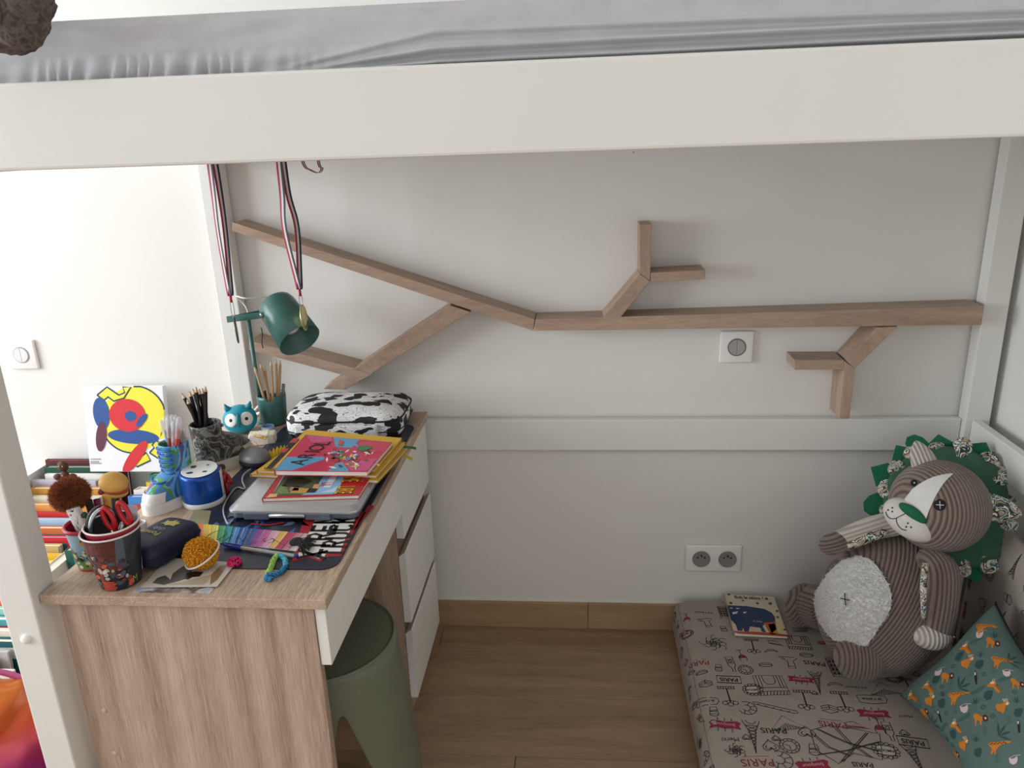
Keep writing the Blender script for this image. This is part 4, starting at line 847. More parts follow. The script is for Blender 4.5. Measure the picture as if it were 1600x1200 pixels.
b = BM(); fur(b, V((0, 0, L_)), 0.0275, 9000, 0.006, 0.0007, rs, 0.92); obj('fur', b, patches('fur_brown', ['#6A3218', '#8E4C2A', '#A8643C', '#7A3C1E'], 120, 0.9, 'noise', (1, 1, 1), False), t)
p0 = B2+V((-0.010, 0.012, 0)); gc = PY(99, 732, -0.785); M, L_ = frame(p0, gc); t = thing('novelty_pen', 'pen with gingerbread man topper behind the brown fur ball', 'pen', M); Ml = M.inverted(); mg = mat('#5C3424', 0.7, 0.06)
b = BM(); lathe(b, [(0, 0), (0.003, 0.002), (0.003, L_-0.03)], 12); obj('shaft', b, mat('#7A4A35', 0.5), t, True)
b = BM()
for (dx, dz), (rx, rz) in zip(((0, 0.003), (0, -0.013), (-0.0085, -0.0115), (0.0085, -0.0115), (-0.005, -0.026), (0.005, -0.026)), ((0.0066, 0.0070), (0.0062, 0.010), (0.0055, 0.0042), (0.0055, 0.0042), (0.0048, 0.0085), (0.0048, 0.0085))): ell(b, gc+CR*dx*1.45+V((0, 0, dz*1.35)), (rx*1.45, 0.0055, rz*1.4), None, 16, 10)
bmesh.ops.transform(b, matrix=Ml, verts=b.verts); gb = obj('gingerbread_man', b, mg, t, True)
b = BM()
for dx, dz in ((-0.002, 0.0045), (0.002, 0.0045), (0, -0.008), (0, -0.014)): ell(b, gc+CR*dx*1.45+V((0, -0.0058, dz*1.35)), (0.0012, 0.0008, 0.0012), None, 8, 6)
bmesh.ops.transform(b, matrix=Ml, verts=b.verts); obj('icing_dots', b, mat('#E8DCCB', 0.5), gb, True)
# white glue stick, striped pencil and eraser in the second cup
p0, p1 = B2+V((0.008, -0.004, 0.018)), PY(113, 793, -0.832); M, L_ = frame(p0, p1); t = thing('glue_tube', 'white tube with dark scribbles and green cap in the red rimmed cup', 'glue', M)
b = BM(); box(b, -0.0105, 0.0105, -0.006, 0.006, 0, L_, bev=0.003, seg=3); obj('tube_body', b, patches('glue_print', ['#E4E1DD', '#EDEAE6', '#E4E1DD', '#3A3A3E'], 90, 0.4, 'noise', (1, 1, 0.7)), t, auto=40)
b = BM(); ell(b, (-0.0125, -0.002, L_-0.018), (0.005, 0.005, 0.005)); obj('cap', b, mat('#1E5A44', 0.4), t, True)
pencil('striped_pencil', 'slim orange and cream pencil leaning in the red rimmed cup', 'pencil', B2+V((0.012, 0.002, 0)), PY(123, 794, -0.826), 0.0038, mat('#C98A52', 0.5, 0.1), mwood, BLK, None)
pencil('pen', 'black and green marker pen standing in the red rimmed cup', 'pen', B2+V((0.010, 0.012, 0)), PY(138, 782, -0.806), 0.0060, mat('#16211A', 0.4), None, None, None, tip=0)
pencil('pen', 'plum coloured marker pen standing between the two cups of pens', 'pen', B2+V((0.014, 0.014, 0.002)), PY(151, 780, -0.79), 0.0058, mat('#7C2346', 0.4), None, None, None, tip=0)

# ================================================================== flat things and small crafts near the desk edge
pm = T((-0.722, -0.790, MT+0.0002)) @ RZ(-0.30); t = thing('zip_pouch', 'navy zip pouch with yellow printed pony and upside down lettering', 'pouch', pm)
PWx, PWy, PH = 0.041, 0.060, 0.047
def pouch(u, v):
    th = 2*PI*u; c, s_ = math.cos(th), math.sin(th); e = 0.42; ph = -PI/2+PI*v; cr = max(0.0, math.cos(ph))**0.38; z = PH/2+PH/2*math.copysign(abs(math.sin(ph))**0.75, math.sin(ph))
    return V((PWx*cr*math.copysign(abs(c)**e, c), PWy*cr*math.copysign(abs(s_)**e, s_), z))
b = BM(); surf(b, pouch, 64, 33, wu=True); obj('body', b, mat('#16173A', 0.6, 0.1, 30, 0.3, 500), t, True)
b = BM(); pts = [pouch(i/96, 0.5)*1.0 for i in range(96)]; tube(b, [V((p.x*1.01, p.y*1.01, p.z)) for p in pts], 0.0016, 6, closed=True); obj('zip', b, mat('#0E0E1E', 0.6), t, True)
pr = Print(0.0004, 0.0003); my = mat('#B5AC4E', 0.5); mgv = mat('#8B8DA0', 0.5)
def ptop(u, v, h): 
    x, y = -u, -v; return pm @ V((x, y, PH*(1-0.16*(abs(x)/PWx)**4-0.16*(abs(y)/PWy)**4)+h+0.0006))
pr.poly([(-0.018, -0.030), (-0.013, -0.022), (-0.016, -0.017), (-0.004, -0.018), (0.003, -0.015), (0.010, -0.020), (0.017, -0.018), (0.012, -0.024), (0.014, -0.034), (0.009, -0.030), (0.002, -0.033), (-0.002, -0.040), (-0.005, -0.032), (-0.011, -0.037), (-0.011, -0.030)], my, 0)
pr.text('Poney', (0.008, 0.012), 0.0165, my, 0, bold=0.008); pr.text('club', (0.004, -0.003), 0.0155, mgv, 0, bold=0.006)
pr.build('lettering', ptop, t, res=0.006)
# photographs
def card(name, label, px, z0, th, m, cat='photograph'):
    o, q = quad_slab(name, px, z0, z0+th, m, None, 0, z0+th); c = sum(q, V())/4; base_at(tag(o, label, cat), V((c.x, c.y, z0))); return o, q
o, q = card('photo_print', 'glossy holiday photo mostly hidden under the beige card', [(208, 925), (328, 927), (358, 892), (252, 885)], DZ+0.0002, 0.0005, patches('photo_sky', ['#8FA0C4', '#C9C2BC', '#7B6C66', '#4E4642', '#A08C7C', '#9FB0D0'], 22, 0.2, 'noise', (1, 1, 1), False))
o, q = card('photo_card', 'beige card picturing a grey animal under the orange pompom', [(220, 917.5), (339, 916.5), (369, 879), (263, 871)], DZ+0.0022, 0.0006, mat('#CFC9BE', 0.3, 0.06, 12))
zt = DZ+0.0028; pr = Print(0.0002, 0.0002)
blob(pr, q, zt, [(238, 911), (246, 903), (258, 899), (262, 902), (266, 906), (270, 896), (284, 886), (300, 880), (300, 901), (280, 908), (256, 914)], mat('#5E5755', 0.3), 0)
blob(pr, q, zt, [(289, 905), (291, 896), (306, 893), (318, 894), (312, 901), (300, 902), (294, 906)], mat('#2C1D1B', 0.3), 1)
blob(pr, q, zt, [(262, 914), (290, 908), (312, 902), (330, 898), (324, 910), (318, 914)], mat('#B5A88F', 0.3), 0); blob(pr, q, zt, [(330, 898), (344, 884), (356, 882), (340, 906), (328, 914)], mat('#8C7355', 0.3), 0)
pr.build('picture', qmap(q, zt), o)
o, q = card('paper_card', 'olive beige paper card sticking out in front of the blue sharpener', [(290, 822), (324, 824), (330, 798), (304, 796)], MT+0.0003, 0.0005, mat('#8F8A66', 0.5, 0.1, 20), 'card')
# orange pompom with elastic
pc_ = D(316, 886, DZ+0.0030); rp = 0.0275; pc_ = V((pc_.x+0.001, pc_.y+0.002, DZ+0.0030+rp*0.92)); t = thing('wool_pompom', 'orange wool pompom with white elastic lying on the beige card', 'pompom', V((pc_.x, pc_.y, DZ+0.0030)))
b = BM(); ell(b, pc_, (rp*0.92, rp*0.92, rp*0.86)); obj('core', b, mat('#B86E0C', 0.9), t, True, world=True)
b = BM()
for i in range(1500):
    z = rs.uniform(-0.92, 1); a = rs.uniform(0, 2*PI); k = math.sqrt(1-z*z); d = V((k*math.cos(a), k*math.sin(a), z)); rr_ = rp*rs.uniform(0.96, 1.10); p = pc_+V((d.x, d.y, d.z*0.93))*rp*0.82; e = pc_+V((d.x, d.y, d.z*0.93))*rr_
    s_ = d.orthogonal().normalized()*0.0011; f_ = d.cross(s_).normalized()*0.0011; vs = [b.verts.new(p+s_), b.verts.new(p+f_), b.verts.new(p-s_), b.verts.new(p-f_), b.verts.new(e+s_), b.verts.new(e+f_), b.verts.new(e-s_), b.verts.new(e-f_)]
    for f in ((0, 1, 5, 4), (1, 2, 6, 5), (2, 3, 7, 6), (3, 0, 4, 7), (4, 5, 6, 7)): b.faces.new([vs[j] for j in f])
obj('yarn', b, patches('yarn_orange', ['#C07A0A', '#DE9A14', '#E8AE2A', '#D08A10'], 160, 0.9, 'noise', (1, 1, 1), False), t, world=True)['kind'] = 'stuff'
n_ = (CR*-0.43+CU*0.79-CF*0.43).normalized(); a_ = n_.orthogonal().normalized(); b_ = n_.cross(a_); b = BM(); o_ = pc_-n_*0.004
tube(b, [o_+(a_*math.cos(2*PI*i/48)+b_*math.sin(2*PI*i/48))*rp*1.13 for i in range(48)], 0.0016, 8, closed=True); obj('elastic_band', b, mat('#E6DEDA', 0.5), t, True, world=True)
# loom band crafts
def loops(b, path, r, tr, rs, step=2):
    for i in range(0, len(path)-1, step):
        p = path[i]; d = (path[min(i+1, len(path)-1)]-path[max(0, i-1)]).normalized()
        for k in range(2):
            s_ = V((rs.uniform(-1, 1), rs.uniform(-1, 1), rs.uniform(0.2, 1))).normalized(); a = d.cross(s_).normalized(); e = (d*0.8+s_*0.6).normalized(); c = p+s_*tr*1.2
            tube(b, [c+a*r*math.cos(2*PI*j/10)+e*r*1.2*math.sin(2*PI*j/10) for j in range(10)], tr, 5, closed=True)
t = thing('loom_bracelet', 'green to blue rubber loom band charm lying on the wood', 'bracelet', D(425, 895, DZ))
zl = DZ+0.0042
for nm, px, c, k in (('lime_loops', [(419, 896), (424, 885), (428, 874), (433, 869)], '#A5D163', 3), ('aqua_loops', [(433, 869), (440, 869), (446, 876), (446, 886)], '#55B7CF', 3), ('blue_loops', [(446, 886), (440, 893), (430, 898), (420, 899), (417, 904), (424, 905)], '#1E7BB0', 3)):
    b = BM(); loops(b, smoothpath([PZ(x, y, zl) for x, y in px], 5), 0.0038, 0.0010, rs, 1); obj(nm, b, mat(c, 0.4), t, True, world=True)
b = BM(); cpk = D(366, 878, DZ+0.006)
for i in range(44):
    d = V((rs.gauss(0, 1), rs.gauss(0, 1), rs.gauss(0, 0.6))).normalized(); c = cpk+V((d.x*0.0105, d.y*0.0105, d.z*0.0045)); a = d.orthogonal().normalized(); e = d.cross(a); a, e = a*math.cos(i)+e*math.sin(i), e*math.cos(i)-a*math.sin(i)
    tube(b, [c+a*0.0042*math.cos(2*PI*j/10)+e*0.0042*math.sin(2*PI*j/10) for j in range(10)], 0.0010, 5, closed=True)
o = tag(obj('loom_ring', b, mat('#D6246B', 0.4), None, True), 'tangled hot pink loom band ring beside the beige card', 'loom ring'); base_at(o, V((cpk.x, cpk.y, DZ+0.0005)))
# rainbow bookmark
zt = MT+0.0016; qp = [(300, 843), (463, 861), (481, 834), (289, 816)]
o, q = quad_slab('bookmark', qp, zt-0.0008, zt, mat('#E9E3DC', 0.4), None, 0, zt); t = o; c = sum(q, V())/4; base_at(tag(o, 'rainbow painted paper bookmark with black tassel lying on the mat', 'bookmark'), V((c.x, c.y, zt-0.0008)))
pr = Print(0.0002, 0.0002); cols = ['#C8372B', '#DE7B2E', '#E9C33A', '#DCD05A', '#4FA66B', '#2E9E9A', '#3D8FCB', '#2F68B5', '#28508F', '#8C4A9A', '#C25BA0', '#E0A8C2', '#E6B85A', '#C2456B', '#D98AA0', '#E5D6CF']
for i, c in enumerate(cols):
    a, e = i/len(cols), (i+1)/len(cols); sk = 0.055
    for k in range(3):
        u0, u1 = a+(e-a)*k/3, a+(e-a)*(k+1)/3; j = 0.006*math.sin(i*7+k*3)
        pr.poly([(min(1, max(0, u0-sk+j+0.04)), 0.0), (min(1, max(0, u1-sk+0.002+0.04)), 0.0), (min(1, u1+sk*0.6), 1.0), (min(1, max(0, u0+sk*0.6+j)), 1.0)], mat('#%02X%02X%02X' % tuple(min(255, int(int(c[n:n+2], 16)*(0.9+0.1*k))) for n in (1, 3, 5)), 0.45), k % 2)
def scrib(px): pr.stroke([qinv(q, x, y, zt) for x, y in smooth2(px)], 0.006, BLK, 3)
def smooth2(px): return [(v.x, v.y) for v in smoothpath([V((x, y, 0)) for x, y in px], 6)]
scrib([(299, 842), (318, 841), (332, 833), (345, 829), (354, 833), (350, 838), (343, 843), (349, 846), (358, 840), (364, 836)]); scrib([(369, 842), (374, 838), (377, 846), (383, 842), (390, 846), (398, 846), (404, 846)]); scrib([(386, 852), (398, 848), (410, 847), (420, 844), (428, 842), (426, 847), (416, 848), (412, 843), (422, 841), (436, 848), (448, 854), (462, 857)])
pr.build('paint', qmap(q, zt), t)
b = BM()
for i in range(26):
    f = i/25; p0 = PZ(463+rs.uniform(-3, 3), 846+rs.uniform(-4, 4), zt+0.003); p1 = PZ(476+18*f+rs.uniform(-3, 3), 868-26*f+rs.uniform(-2, 2), MT+0.0025+rs.uniform(0, 0.004)); tube(b, smoothpath([p0, (p0+p1)/2+V((0, 0, rs.uniform(0.001, 0.005))), p1], 4), 0.0009, 5)
b2 = PZ(462, 846, zt+0.002); ell(b, b2, (0.011, 0.014, 0.004), None, 20, 10); obj('tassel', b, mat('#1A1A1C', 0.75), t, True, world=True)
# ballpoint pen along the bookmark
p0, p1 = D(351, 851.5, MT+0.0046), D(465, 869, MT+0.0046); M, L_ = frame(p0, p1, V((0, 0, 1))); t = thing('ballpoint_pen', 'clear ballpoint pen with blue cap lying below the rainbow bookmark', 'pen', M)
b = BM(); lathe(b, [(0.0030, 0.03), (0.0030, L_-0.004), (0, L_-0.004)], 8); obj('barrel', b, mat('#C9C3BD', 0.15, alpha=0.7), t)
b = BM(); lathe(b, [(0.0009, 0.0), (0.0009, L_-0.01)], 6); obj('ink_tube', b, mat('#2A3A80', 0.4), t)
b = BM(); lathe(b, [(0, -0.002), (0.0024, -0.001), (0.0040, 0.012), (0.0042, 0.034), (0.0030, 0.035)], 14); cp = obj('cap', b, mat('#22389A', 0.35), t, True)
b = BM(); box(b, -0.001, 0.001, -0.0056, -0.0040, -0.004, 0.030, bev=0.0004); obj('clip', b, mat('#22389A', 0.35), cp)
b = BM(); lathe(b, [(0.0031, L_-0.006), (0.0032, L_), (0, L_)], 10); obj('end_plug', b, mat('#22389A', 0.35), t, True)
# white cable coil beside the shoe
b = BM(); cw = D(216, 826, DZ+0.002); pts = []
for i in range(90):
    a = 2*PI*i/22; pts.append(cw+V((0.013*math.cos(a)*(1+0.1*math.sin(i*0.3)), 0.016*math.sin(a), 0.0015+0.00011*i)))
tube(b, pts, 0.0015, 6); base_at(tag(obj('cable_coil', b, mat('#E4E4E4', 0.4), None, True), 'small coil of white cable behind the navy pouch', 'cable'), cw-V((0, 0, 0.002)))

# ================================================================== book bin with its books, canvas
m_bin = mat('#E6E5E1', 0.5, 0.02)
bx = thing('book_bin', 'low white two column book bin beside the desk', 'book bin', V((-1.22, -0.3, 0)))
def bpoly(name, x0, x1, yz, m): b = BM(); prism(b, [V((x0, y, z)) for y, z in yz], [V((x1, y, z)) for y, z in yz], 0.0008); return obj(name, b, m, bx, world=True)
bpoly('side_panel', -1.522, -1.508, [(-0.016, 0), (-0.016, 0.520), (-0.16, 0.520), (-0.64, 0.28), (-0.64, 0)], m_bin)
bpoly('side_panel', -0.958, -0.944, [(-0.052, 0), (-0.052, 0.47), (-0.16, 0.47), (-0.64, 0.28), (-0.64, 0)], m_bin)
bpoly('divider', -1.245, -1.222, [(-0.016, 0.0), (-0.016, 0.36), (-0.10, 0.36), (-0.64, 0.12), (-0.64, 0.0)], mat('#1E1B1C', 0.6))  # near-black colour stands in for the deep shade between the two columns
bpoly('divider', -1.215, -1.195, [(-0.016, 0.0), (-0.016, 0.36), (-0.10, 0.36), (-0.64, 0.12), (-0.64, 0.0)], mat('#6E6C70', 0.6))
for x0, x1 in ((-1.507, -1.2455), (-1.1945, -0.9585)):
    bpoly('sloping_shelf', x0, x1, [(-0.055, 0.275), (-0.055, 0.290), (-0.63, 0.045), (-0.63, 0.030)], m_bin); bpoly('front_panel', x0, x1, [(-0.632, 0.0), (-0.632, 0.16), (-0.64, 0.16), (-0.64, 0.0)], m_bin)
def shelf_z(y): return 0.290+(y+0.055)*(0.245/0.575)
def ubook(label, x0, x1, y, th, top, col, spine=False, group=None, band=None):
    """book standing in the bin with its cover to the front, or its spine when spine=True"""
    z0 = shelf_z(y)+0.004 if not spine else shelf_z(y)+0.004; t = thing('book', label, 'book', T(((x0+x1)/2, y, z0)) @ Matrix.Rotation(-0.10 if not spine else 0, 4, 'X'), group); w_ = x1-x0; h = top-z0; m = mat(col, 0.4, 0.04)
    if not spine:
        b = BM(); box(b, -w_/2+0.003, w_/2-0.003, -th/2+0.0015, th/2-0.0015, 0.003, h-0.003); obj('pages', b, m_page, t)
        for s in (-1, 1): b = BM(); box(b, -w_/2, w_/2, s*th/2-0.0009, s*th/2+0.0009, 0, h, bev=0.0004); obj('cover', b, m, t)
        b = BM(); box(b, -w_/2-0.0004, -w_/2+0.002, -th/2, th/2, 0, h); obj('spine', b, m, t)
        if band:
            b = BM(); box(b, -w_/2+0.012, w_/2-0.012, -th/2-0.0013, -th/2-0.0009, h*0.80, h*0.93); obj('title_band', b, mat(band, 0.4), t)
    else:
        b = BM(); box(b, -w_/2+0.001, w_/2-0.001, 0.003, 0.16, 0.002, h-0.003); obj('pages', b, m_page, t)
        for s in (-1, 1): b = BM(); box(b, s*w_/2-0.0008, s*w_/2+0.0008, 0, 0.163, 0, h, bev=0.0003); obj('cover', b, m, t)
        b = BM(); box(b, -w_/2, w_/2, 0, 0.002, 0, h, bev=0.0006); obj('spine', b, m, t)
        if band: b = BM(); box(b, -w_/2+0.003, w_/2-0.003, -0.0006, 0.0, 0.02, h-0.006); obj('spine_panel', b, mat(band, 0.4), t)
    return t
col1 = [('dark maroon', '#5E1F26', None), ('bottle green', '#1E4A3A', None), ('white', '#E6E2DD', None), ('lilac grey', '#B9B4C4', None), ('ochre', '#C58B3A', None), ('cream', '#D8D2BE', '#8FA08C'), ('apricot', '#DE9A4C', None), ('scarlet', '#C22A28', '#E8E0D6'), ('pale blue', '#9DB9D6', None), ('burnt orange', '#C4692F', '#2C5C94'), ('crimson', '#C02138', '#1F5F66'), ('sand', '#C2A66A', None), ('golden yellow', '#E3B52A', '#B93A2A'), ('bright yellow', '#EBCB2E', '#5A7A4A'), ('aqua', '#6FB7C4', None), ('sea blue', '#5C9EC0', '#2E5E9A'), ('white and coral', '#E8DFD6', '#D9764E'), ('salmon', '#DD7F55', None), ('mint', '#9CD0C4', '#2E8C95'), ('teal striped', '#3FA0A5', '#A03A4A'), ('ivory', '#E4E0D2', '#3A7A72'), ('dark teal', '#1F5A60', '#C9D2CE'), ('pale grey', '#B9BEC0', None), ('mustard', '#B98A3A', None), ('chalk white', '#E9E6E0', '#D8C23A'), ('powder blue', '#B4C8DC', '#7A4A8A')]
y = -0.050
for i, (nm, c, bd) in enumerate(col1):
    th = [0.012, 0.016, 0.009, 0.012, 0.018][i % 5]; x0 = -1.500+0.012*((i*7) % 3); x1 = -1.262-0.018*((i*5) % 4); top = 0.552+0.50*(y+0.04)+0.008*((i*3) % 3-1); y -= th/2
    ubook(nm+' picture book standing cover forward in the book bin', x0, x1, y, th, top, c, False, 'picture books in the bin', bd); y -= th/2+0.0095
for nm, c, bd, x0, x1, yb, top, th in (('sea green', '#2E8F86', None, -1.180, -0.985, -0.085, 0.510, 0.020), ('lemon yellow', '#E4CF3A', '#B0403A', -1.178, -0.985, -0.112, 0.498, 0.012), ('pale mint', '#A9CFC0', '#4A8A8A', -1.176, -0.985, -0.138, 0.488, 0.018), ('white', '#ECE8E6', None, -1.172, -0.975, -0.178, 0.508, 0.026), ('sky blue', '#3F86CF', '#B5483A', -1.174, -0.975, -0.210, 0.502, 0.016)):
    ubook(nm+' album standing in the bin column beside the desk', x0, x1, yb, th, top, c, False, 'albums in the bin beside the desk', bd)
for nm, c, bd, x0, x1, yb, top in (('dark green', '#1E5C50', None, -1.161, -1.143, -0.470, 0.505), ('teal', '#2C8B90', '#3FA3A6', -1.139, -1.107, -0.475, 0.500), ('white edged red', '#E8DED8', '#C61F45', -1.192, -1.165, -0.520, 0.480)):
    ubook(nm+' book standing spine forward in the bin next to the desk', x0, x1, yb, 0, top, c, True, 'spine forward books in the bin', bd)
# canvas leaning on the wall, standing on the books
YB, YT = -0.092, -0.050; k0 = [PY(141, 737, YB), PY(265, 737, YB), PY(273, 608, YT), PY(146, 604, YT)]
o_ = k0[0]; ex = (k0[1]-k0[0]); ey = (k0[3]-k0[0]); ey = ey-ex*(ey.dot(ex)/ex.dot(ex)); nrm = ex.cross(ey).normalized(); q = [o_, o_+ex, o_+ex+ey, o_+ey]
t = thing('canvas_painting', 'square white canvas with yellow disc, red and blue shapes against the wall', 'painting', V(((q[0]+q[1])/2)))
b = BM(); prism(b, [p-nrm*0.017 for p in q], q, 0.0012); obj('canvas', b, mat('#EDEDF2', 0.7, 0.01, 20, 0.2, 900), t, world=True)
pr = Print(0.0004, 0.00025)
def cv(zx, zy):
    x, y = 130+zx*0.13333, 590+zy*0.13333; d = ray(x, y); p = CAM+d*((o_-CAM).dot(nrm)/d.dot(nrm)); u, v = inv2(o_, ex, ey, p); return (min(0.995, max(0.005, u)), min(0.995, max(0.005, v)))
cy_, cn, crd, cbl = mat('#F3E63C', 0.6), mat('#1D3F55', 0.6), mat('#D2232F', 0.6), mat('#1F4F96', 0.6)
cmp_ = lambda u, v, h: o_+ex*u+ey*v+nrm*h
def cpoly(pts, m, ly): pr.poly([cv(*p) for p in pts], m, ly)
def cstr(pts, ly, w_=0.019): pr.stroke([cv(*p) for p in pts], w_, cn, ly)
dsk = [(590+375*math.cos(2*PI*i/48), 490+385*math.sin(2*PI*i/48)) for i in range(48)]
cpoly(dsk, cy_, 0); cstr([(590+385*math.cos(a), 490+393*math.sin(a)) for a in [-PI/2+k*0.066 for k in range(20)]]+[(1062, 375)], 1); cpoly([(950, 380), (1062, 388), (1062, 700), (900, 720)], cy_, 0)
cstr([(590+385*math.cos(a), 490+393*math.sin(a)) for a in [1.4+k*0.075 for k in range(16)]], 1)
for pg in ([(165, 205), (280, 110), (420, 205), (490, 175), (465, 110), (560, 110), (480, 240), (360, 275), (295, 225), (245, 262)], [(600, 990), (740, 880), (790, 970), (630, 1045)], [(780, 880), (835, 820), (810, 790), (850, 740), (905, 760), (900, 900), (880, 945)]): cpoly(pg, cy_, 2); cstr(pg+[pg[0]], 3)
# stand-in picture: overlapping red and blue rounded shapes
def oval(cx, cy, a, c, rot, n=28): return [(cx+a*math.cos(2*PI*i/n)*math.cos(rot)-c*math.sin(2*PI*i/n)*math.sin(rot), cy+a*math.cos(2*PI*i/n)*math.sin(rot)+c*math.sin(2*PI*i/n)*math.cos(rot)) for i in range(n)]
cpoly(oval(590, 690, 300, 85, 0.08), cbl, 4); cpoly(oval(215, 420, 95, 190, -0.15), cbl, 4); cpoly(oval(520, 440, 215, 190, 0.3), crd, 5); cpoly(oval(215, 690, 62, 175, 0.08), mat('#5E2740', 0.6), 5); cpoly(oval(610, 930, 70, 230, 0.62), crd, 5); cpoly(oval(560, 450, 70, 60, 0.4), cbl, 6); cpoly(oval(690, 500, 95, 38, -0.9), cbl, 6)
for yy_, xx in ((955, 215), (985, 190), (1005, 220)): pr.stroke([cv(85+(xx-85)*k/16, yy_+9*math.sin(k*2.1)) for k in range(17)], 0.006, mat('#55555A', 0.6), 1)
pr.build('painted_picture', cmp_, t)

# ================================================================== foil balloon on the floor beyond the post
def grad(name, cols, axis='Z', lo=-0.15, hi=0.15, rough=0.25, metal=0.2):
    m, nt, bs = _new(name); L = nt.links.new; tc = N(nt, 'ShaderNodeTexCoord'); sp_ = N(nt, 'ShaderNodeSeparateXYZ'); L(tc.outputs['Object'], sp_.inputs[0]); mr_ = N(nt, 'ShaderNodeMapRange'); mr_.inputs[1].default_value = lo; mr_.inputs[2].default_value = hi; L(sp_.outputs[axis], mr_.inputs[0])
    rp_ = N(nt, 'ShaderNodeValToRGB'); cr_ = rp_.color_ramp
    while len(cr_.elements) < len(cols): cr_.elements.new(0.5)
    for i, c in enumerate(cols): cr_.elements[i].position = i/(len(cols)-1); cr_.elements[i].color = lin(c)+[1]
    L(mr_.outputs[0], rp_.inputs[0]); L(rp_.outputs[0], bs.inputs['Base Color']); bs.inputs['Roughness'].default_value = rough; bs.inputs['Metallic'].default_value = metal; return m
cb = V((-1.20, -0.86, 0.222)); d_ = (CAM-cb).normalized(); d_.z = 0.28; d_.normalize(); a_ = V((0, 0, 1)).cross(d_).normalized(); u_ = d_.cross(a_); Mb = Matrix(((a_.x, -d_.x, u_.x, cb.x), (a_.y, -d_.y, u_.y, cb.y), (a_.z, -d_.z, u_.z, cb.z), (0, 0, 0, 1)))
t = thing('foil_balloon', 'creased orange to magenta foil balloon on the floor behind the bed post', 'balloon', Mb); b = BM(); RB = 0.215
def bal(u, v):
    a = 2*PI*u; s = math.sin(PI*v); y = -math.cos(PI*v)*0.085; r = RB*s**0.7; cr_ = 1-0.07*abs(math.sin(a*9))*s**3
    y *= 1+0.40*math.sin(a*9)*s**2; return V((r*cr_*math.cos(a), y, r*cr_*math.sin(a)))
surf(b, bal, 144, 40, wu=True); obj('foil', b, grad('foil_gradient', ['#8E2E8A', '#C23A78', '#E0603A', '#F08A3C', '#EE9A4E'], 'Z', -0.06, 0.20), t, True)
b = BM(); tube(b, [V((RB*0.99*math.cos(2*PI*i/96), 0, RB*0.99*math.sin(2*PI*i/96))) for i in range(96)], 0.006, 8, closed=True); obj('seam', b, mat('#D873B8', 0.3), t, True)

# ================================================================== medals hanging under the bed
m_ribr, m_ribw, m_ribk = mat('#A3213A', 0.6), mat('#D8D3D4', 0.6), mat('#23243A', 0.6)
def tricolor(t, pts, side, w_):
    for k, m in ((-1, m_ribr), (0, m_ribw), (1, m_ribk)):
        s_ = V(side[0] if isinstance(side, list) else side).normalized(); b = BM(); sd = [V(x).normalized() for x in side] if isinstance(side, list) else [s_]*len(pts)
        ribbon(b, [p+sd[i]*k*w_/3 for i, p in enumerate(pts)], sd, w_/3, 0.0008); obj('ribbon_stripe', b, m, t, world=True)
YM = -0.21
def medal(label, top, tail, clip, end, face):
    p_top = PY(*top, YM); z_top = 1.3795; p_tail = PY(*tail, YM); p_clip = PY(*clip, YM); p_end = PY(*end, YM)
    t = thing('medal', label, 'medal', V((p_top.x, YM, z_top)))
    for s in (-1, 1):
        pts = smoothpath([V((p_top.x+s*0.002, YM+s*0.006, z_top)), V((p_top.x+s*0.003, YM+s*0.010, p_top.z-0.06)), V(((p_top.x+p_tail.x)/2+s*(0.010 if face else 0.003), YM+s*0.012, (p_top.z+p_tail.z)/2)), V((p_tail.x+s*0.002, YM+s*0.003, p_tail.z+0.02)), p_tail], 6)
        n = len(pts); sd = [V((math.cos(0.3+s*0.25+(0.4 if face else 0.6)*math.sin(3.0*i/n)*s), math.sin(0.3+s*0.25+(0.4 if face else 0.6)*math.sin(3.0*i/n)*s), 0)) for i in range(n)]; tricolor(t, pts, sd, 0.0145)
    b = BM(); tube(b, [p_tail+V((0, 0, 0.001)), p_tail-V((0, 0, 0.016))], 0.0032, 8); obj('knot', b, m_ribr, t, True, world=True)
    b = BM(); c = (p_tail+p_clip)/2-V((0, 0, 0.006)); hh = (p_tail.z-p_clip.z)/2; tube(b, [c+V((0.004*math.cos(2*PI*i/16), 0, hh*math.sin(2*PI*i/16))) for i in range(16)], 0.0009, 6, closed=True); obj('clasp', b, mat('#A9ABAC', 0.25, metal=0.9), t, True, world=True)
    cen = (p_clip+p_end)/2; rd = (p_clip-p_end).length/2; ax = V((math.cos(face_ang := (-0.32 if face else 0.44)), 0, 0)); d = (CAM-cen); d.z = 0; d.normalize(); right = V((0, 0, 1)).cross(d); nrm_ = (right*math.cos(0.22 if face else 0.04)+d*math.sin(0.22 if face else 0.04)).normalized(); up_ = (p_clip-p_end).normalized(); a2 = up_.cross(nrm_).normalized(); nrm_ = a2.cross(up_)
    M = Matrix(((a2.x, up_.x, nrm_.x, cen.x), (a2.y, up_.y, nrm_.y, cen.y), (a2.z, up_.z, nrm_.z, cen.z), (0, 0, 0, 1))); b = BM(); lathe(b, [(0, -0.0010), (rd*0.86, -0.0010), (rd*0.88, -0.0018), (rd, -0.0016), (rd, 0.0016), (rd*0.88, 0.0018), (rd*0.86, 0.0010), (0, 0.0010)], 40, M); obj('disc', b, mat('#C9BD86' if face else '#6F6A5E', 0.3, metal=0.7), t, True, world=True)
medal('gold medal on a red, white and navy ribbon hanging before the lamp', (440, 257), (468, 452), (471, 476), (479, 516), True)
medal('thin medal on a striped ribbon hanging before the white bed post', (332, 257), (360, 462), (365, 494), (373, 536), False)
t = thing('ribbon_loop', 'short loop of striped ribbon hanging under the bed beam', 'ribbon', V((PY(490, 257, YM).x, YM, 1.3795)))
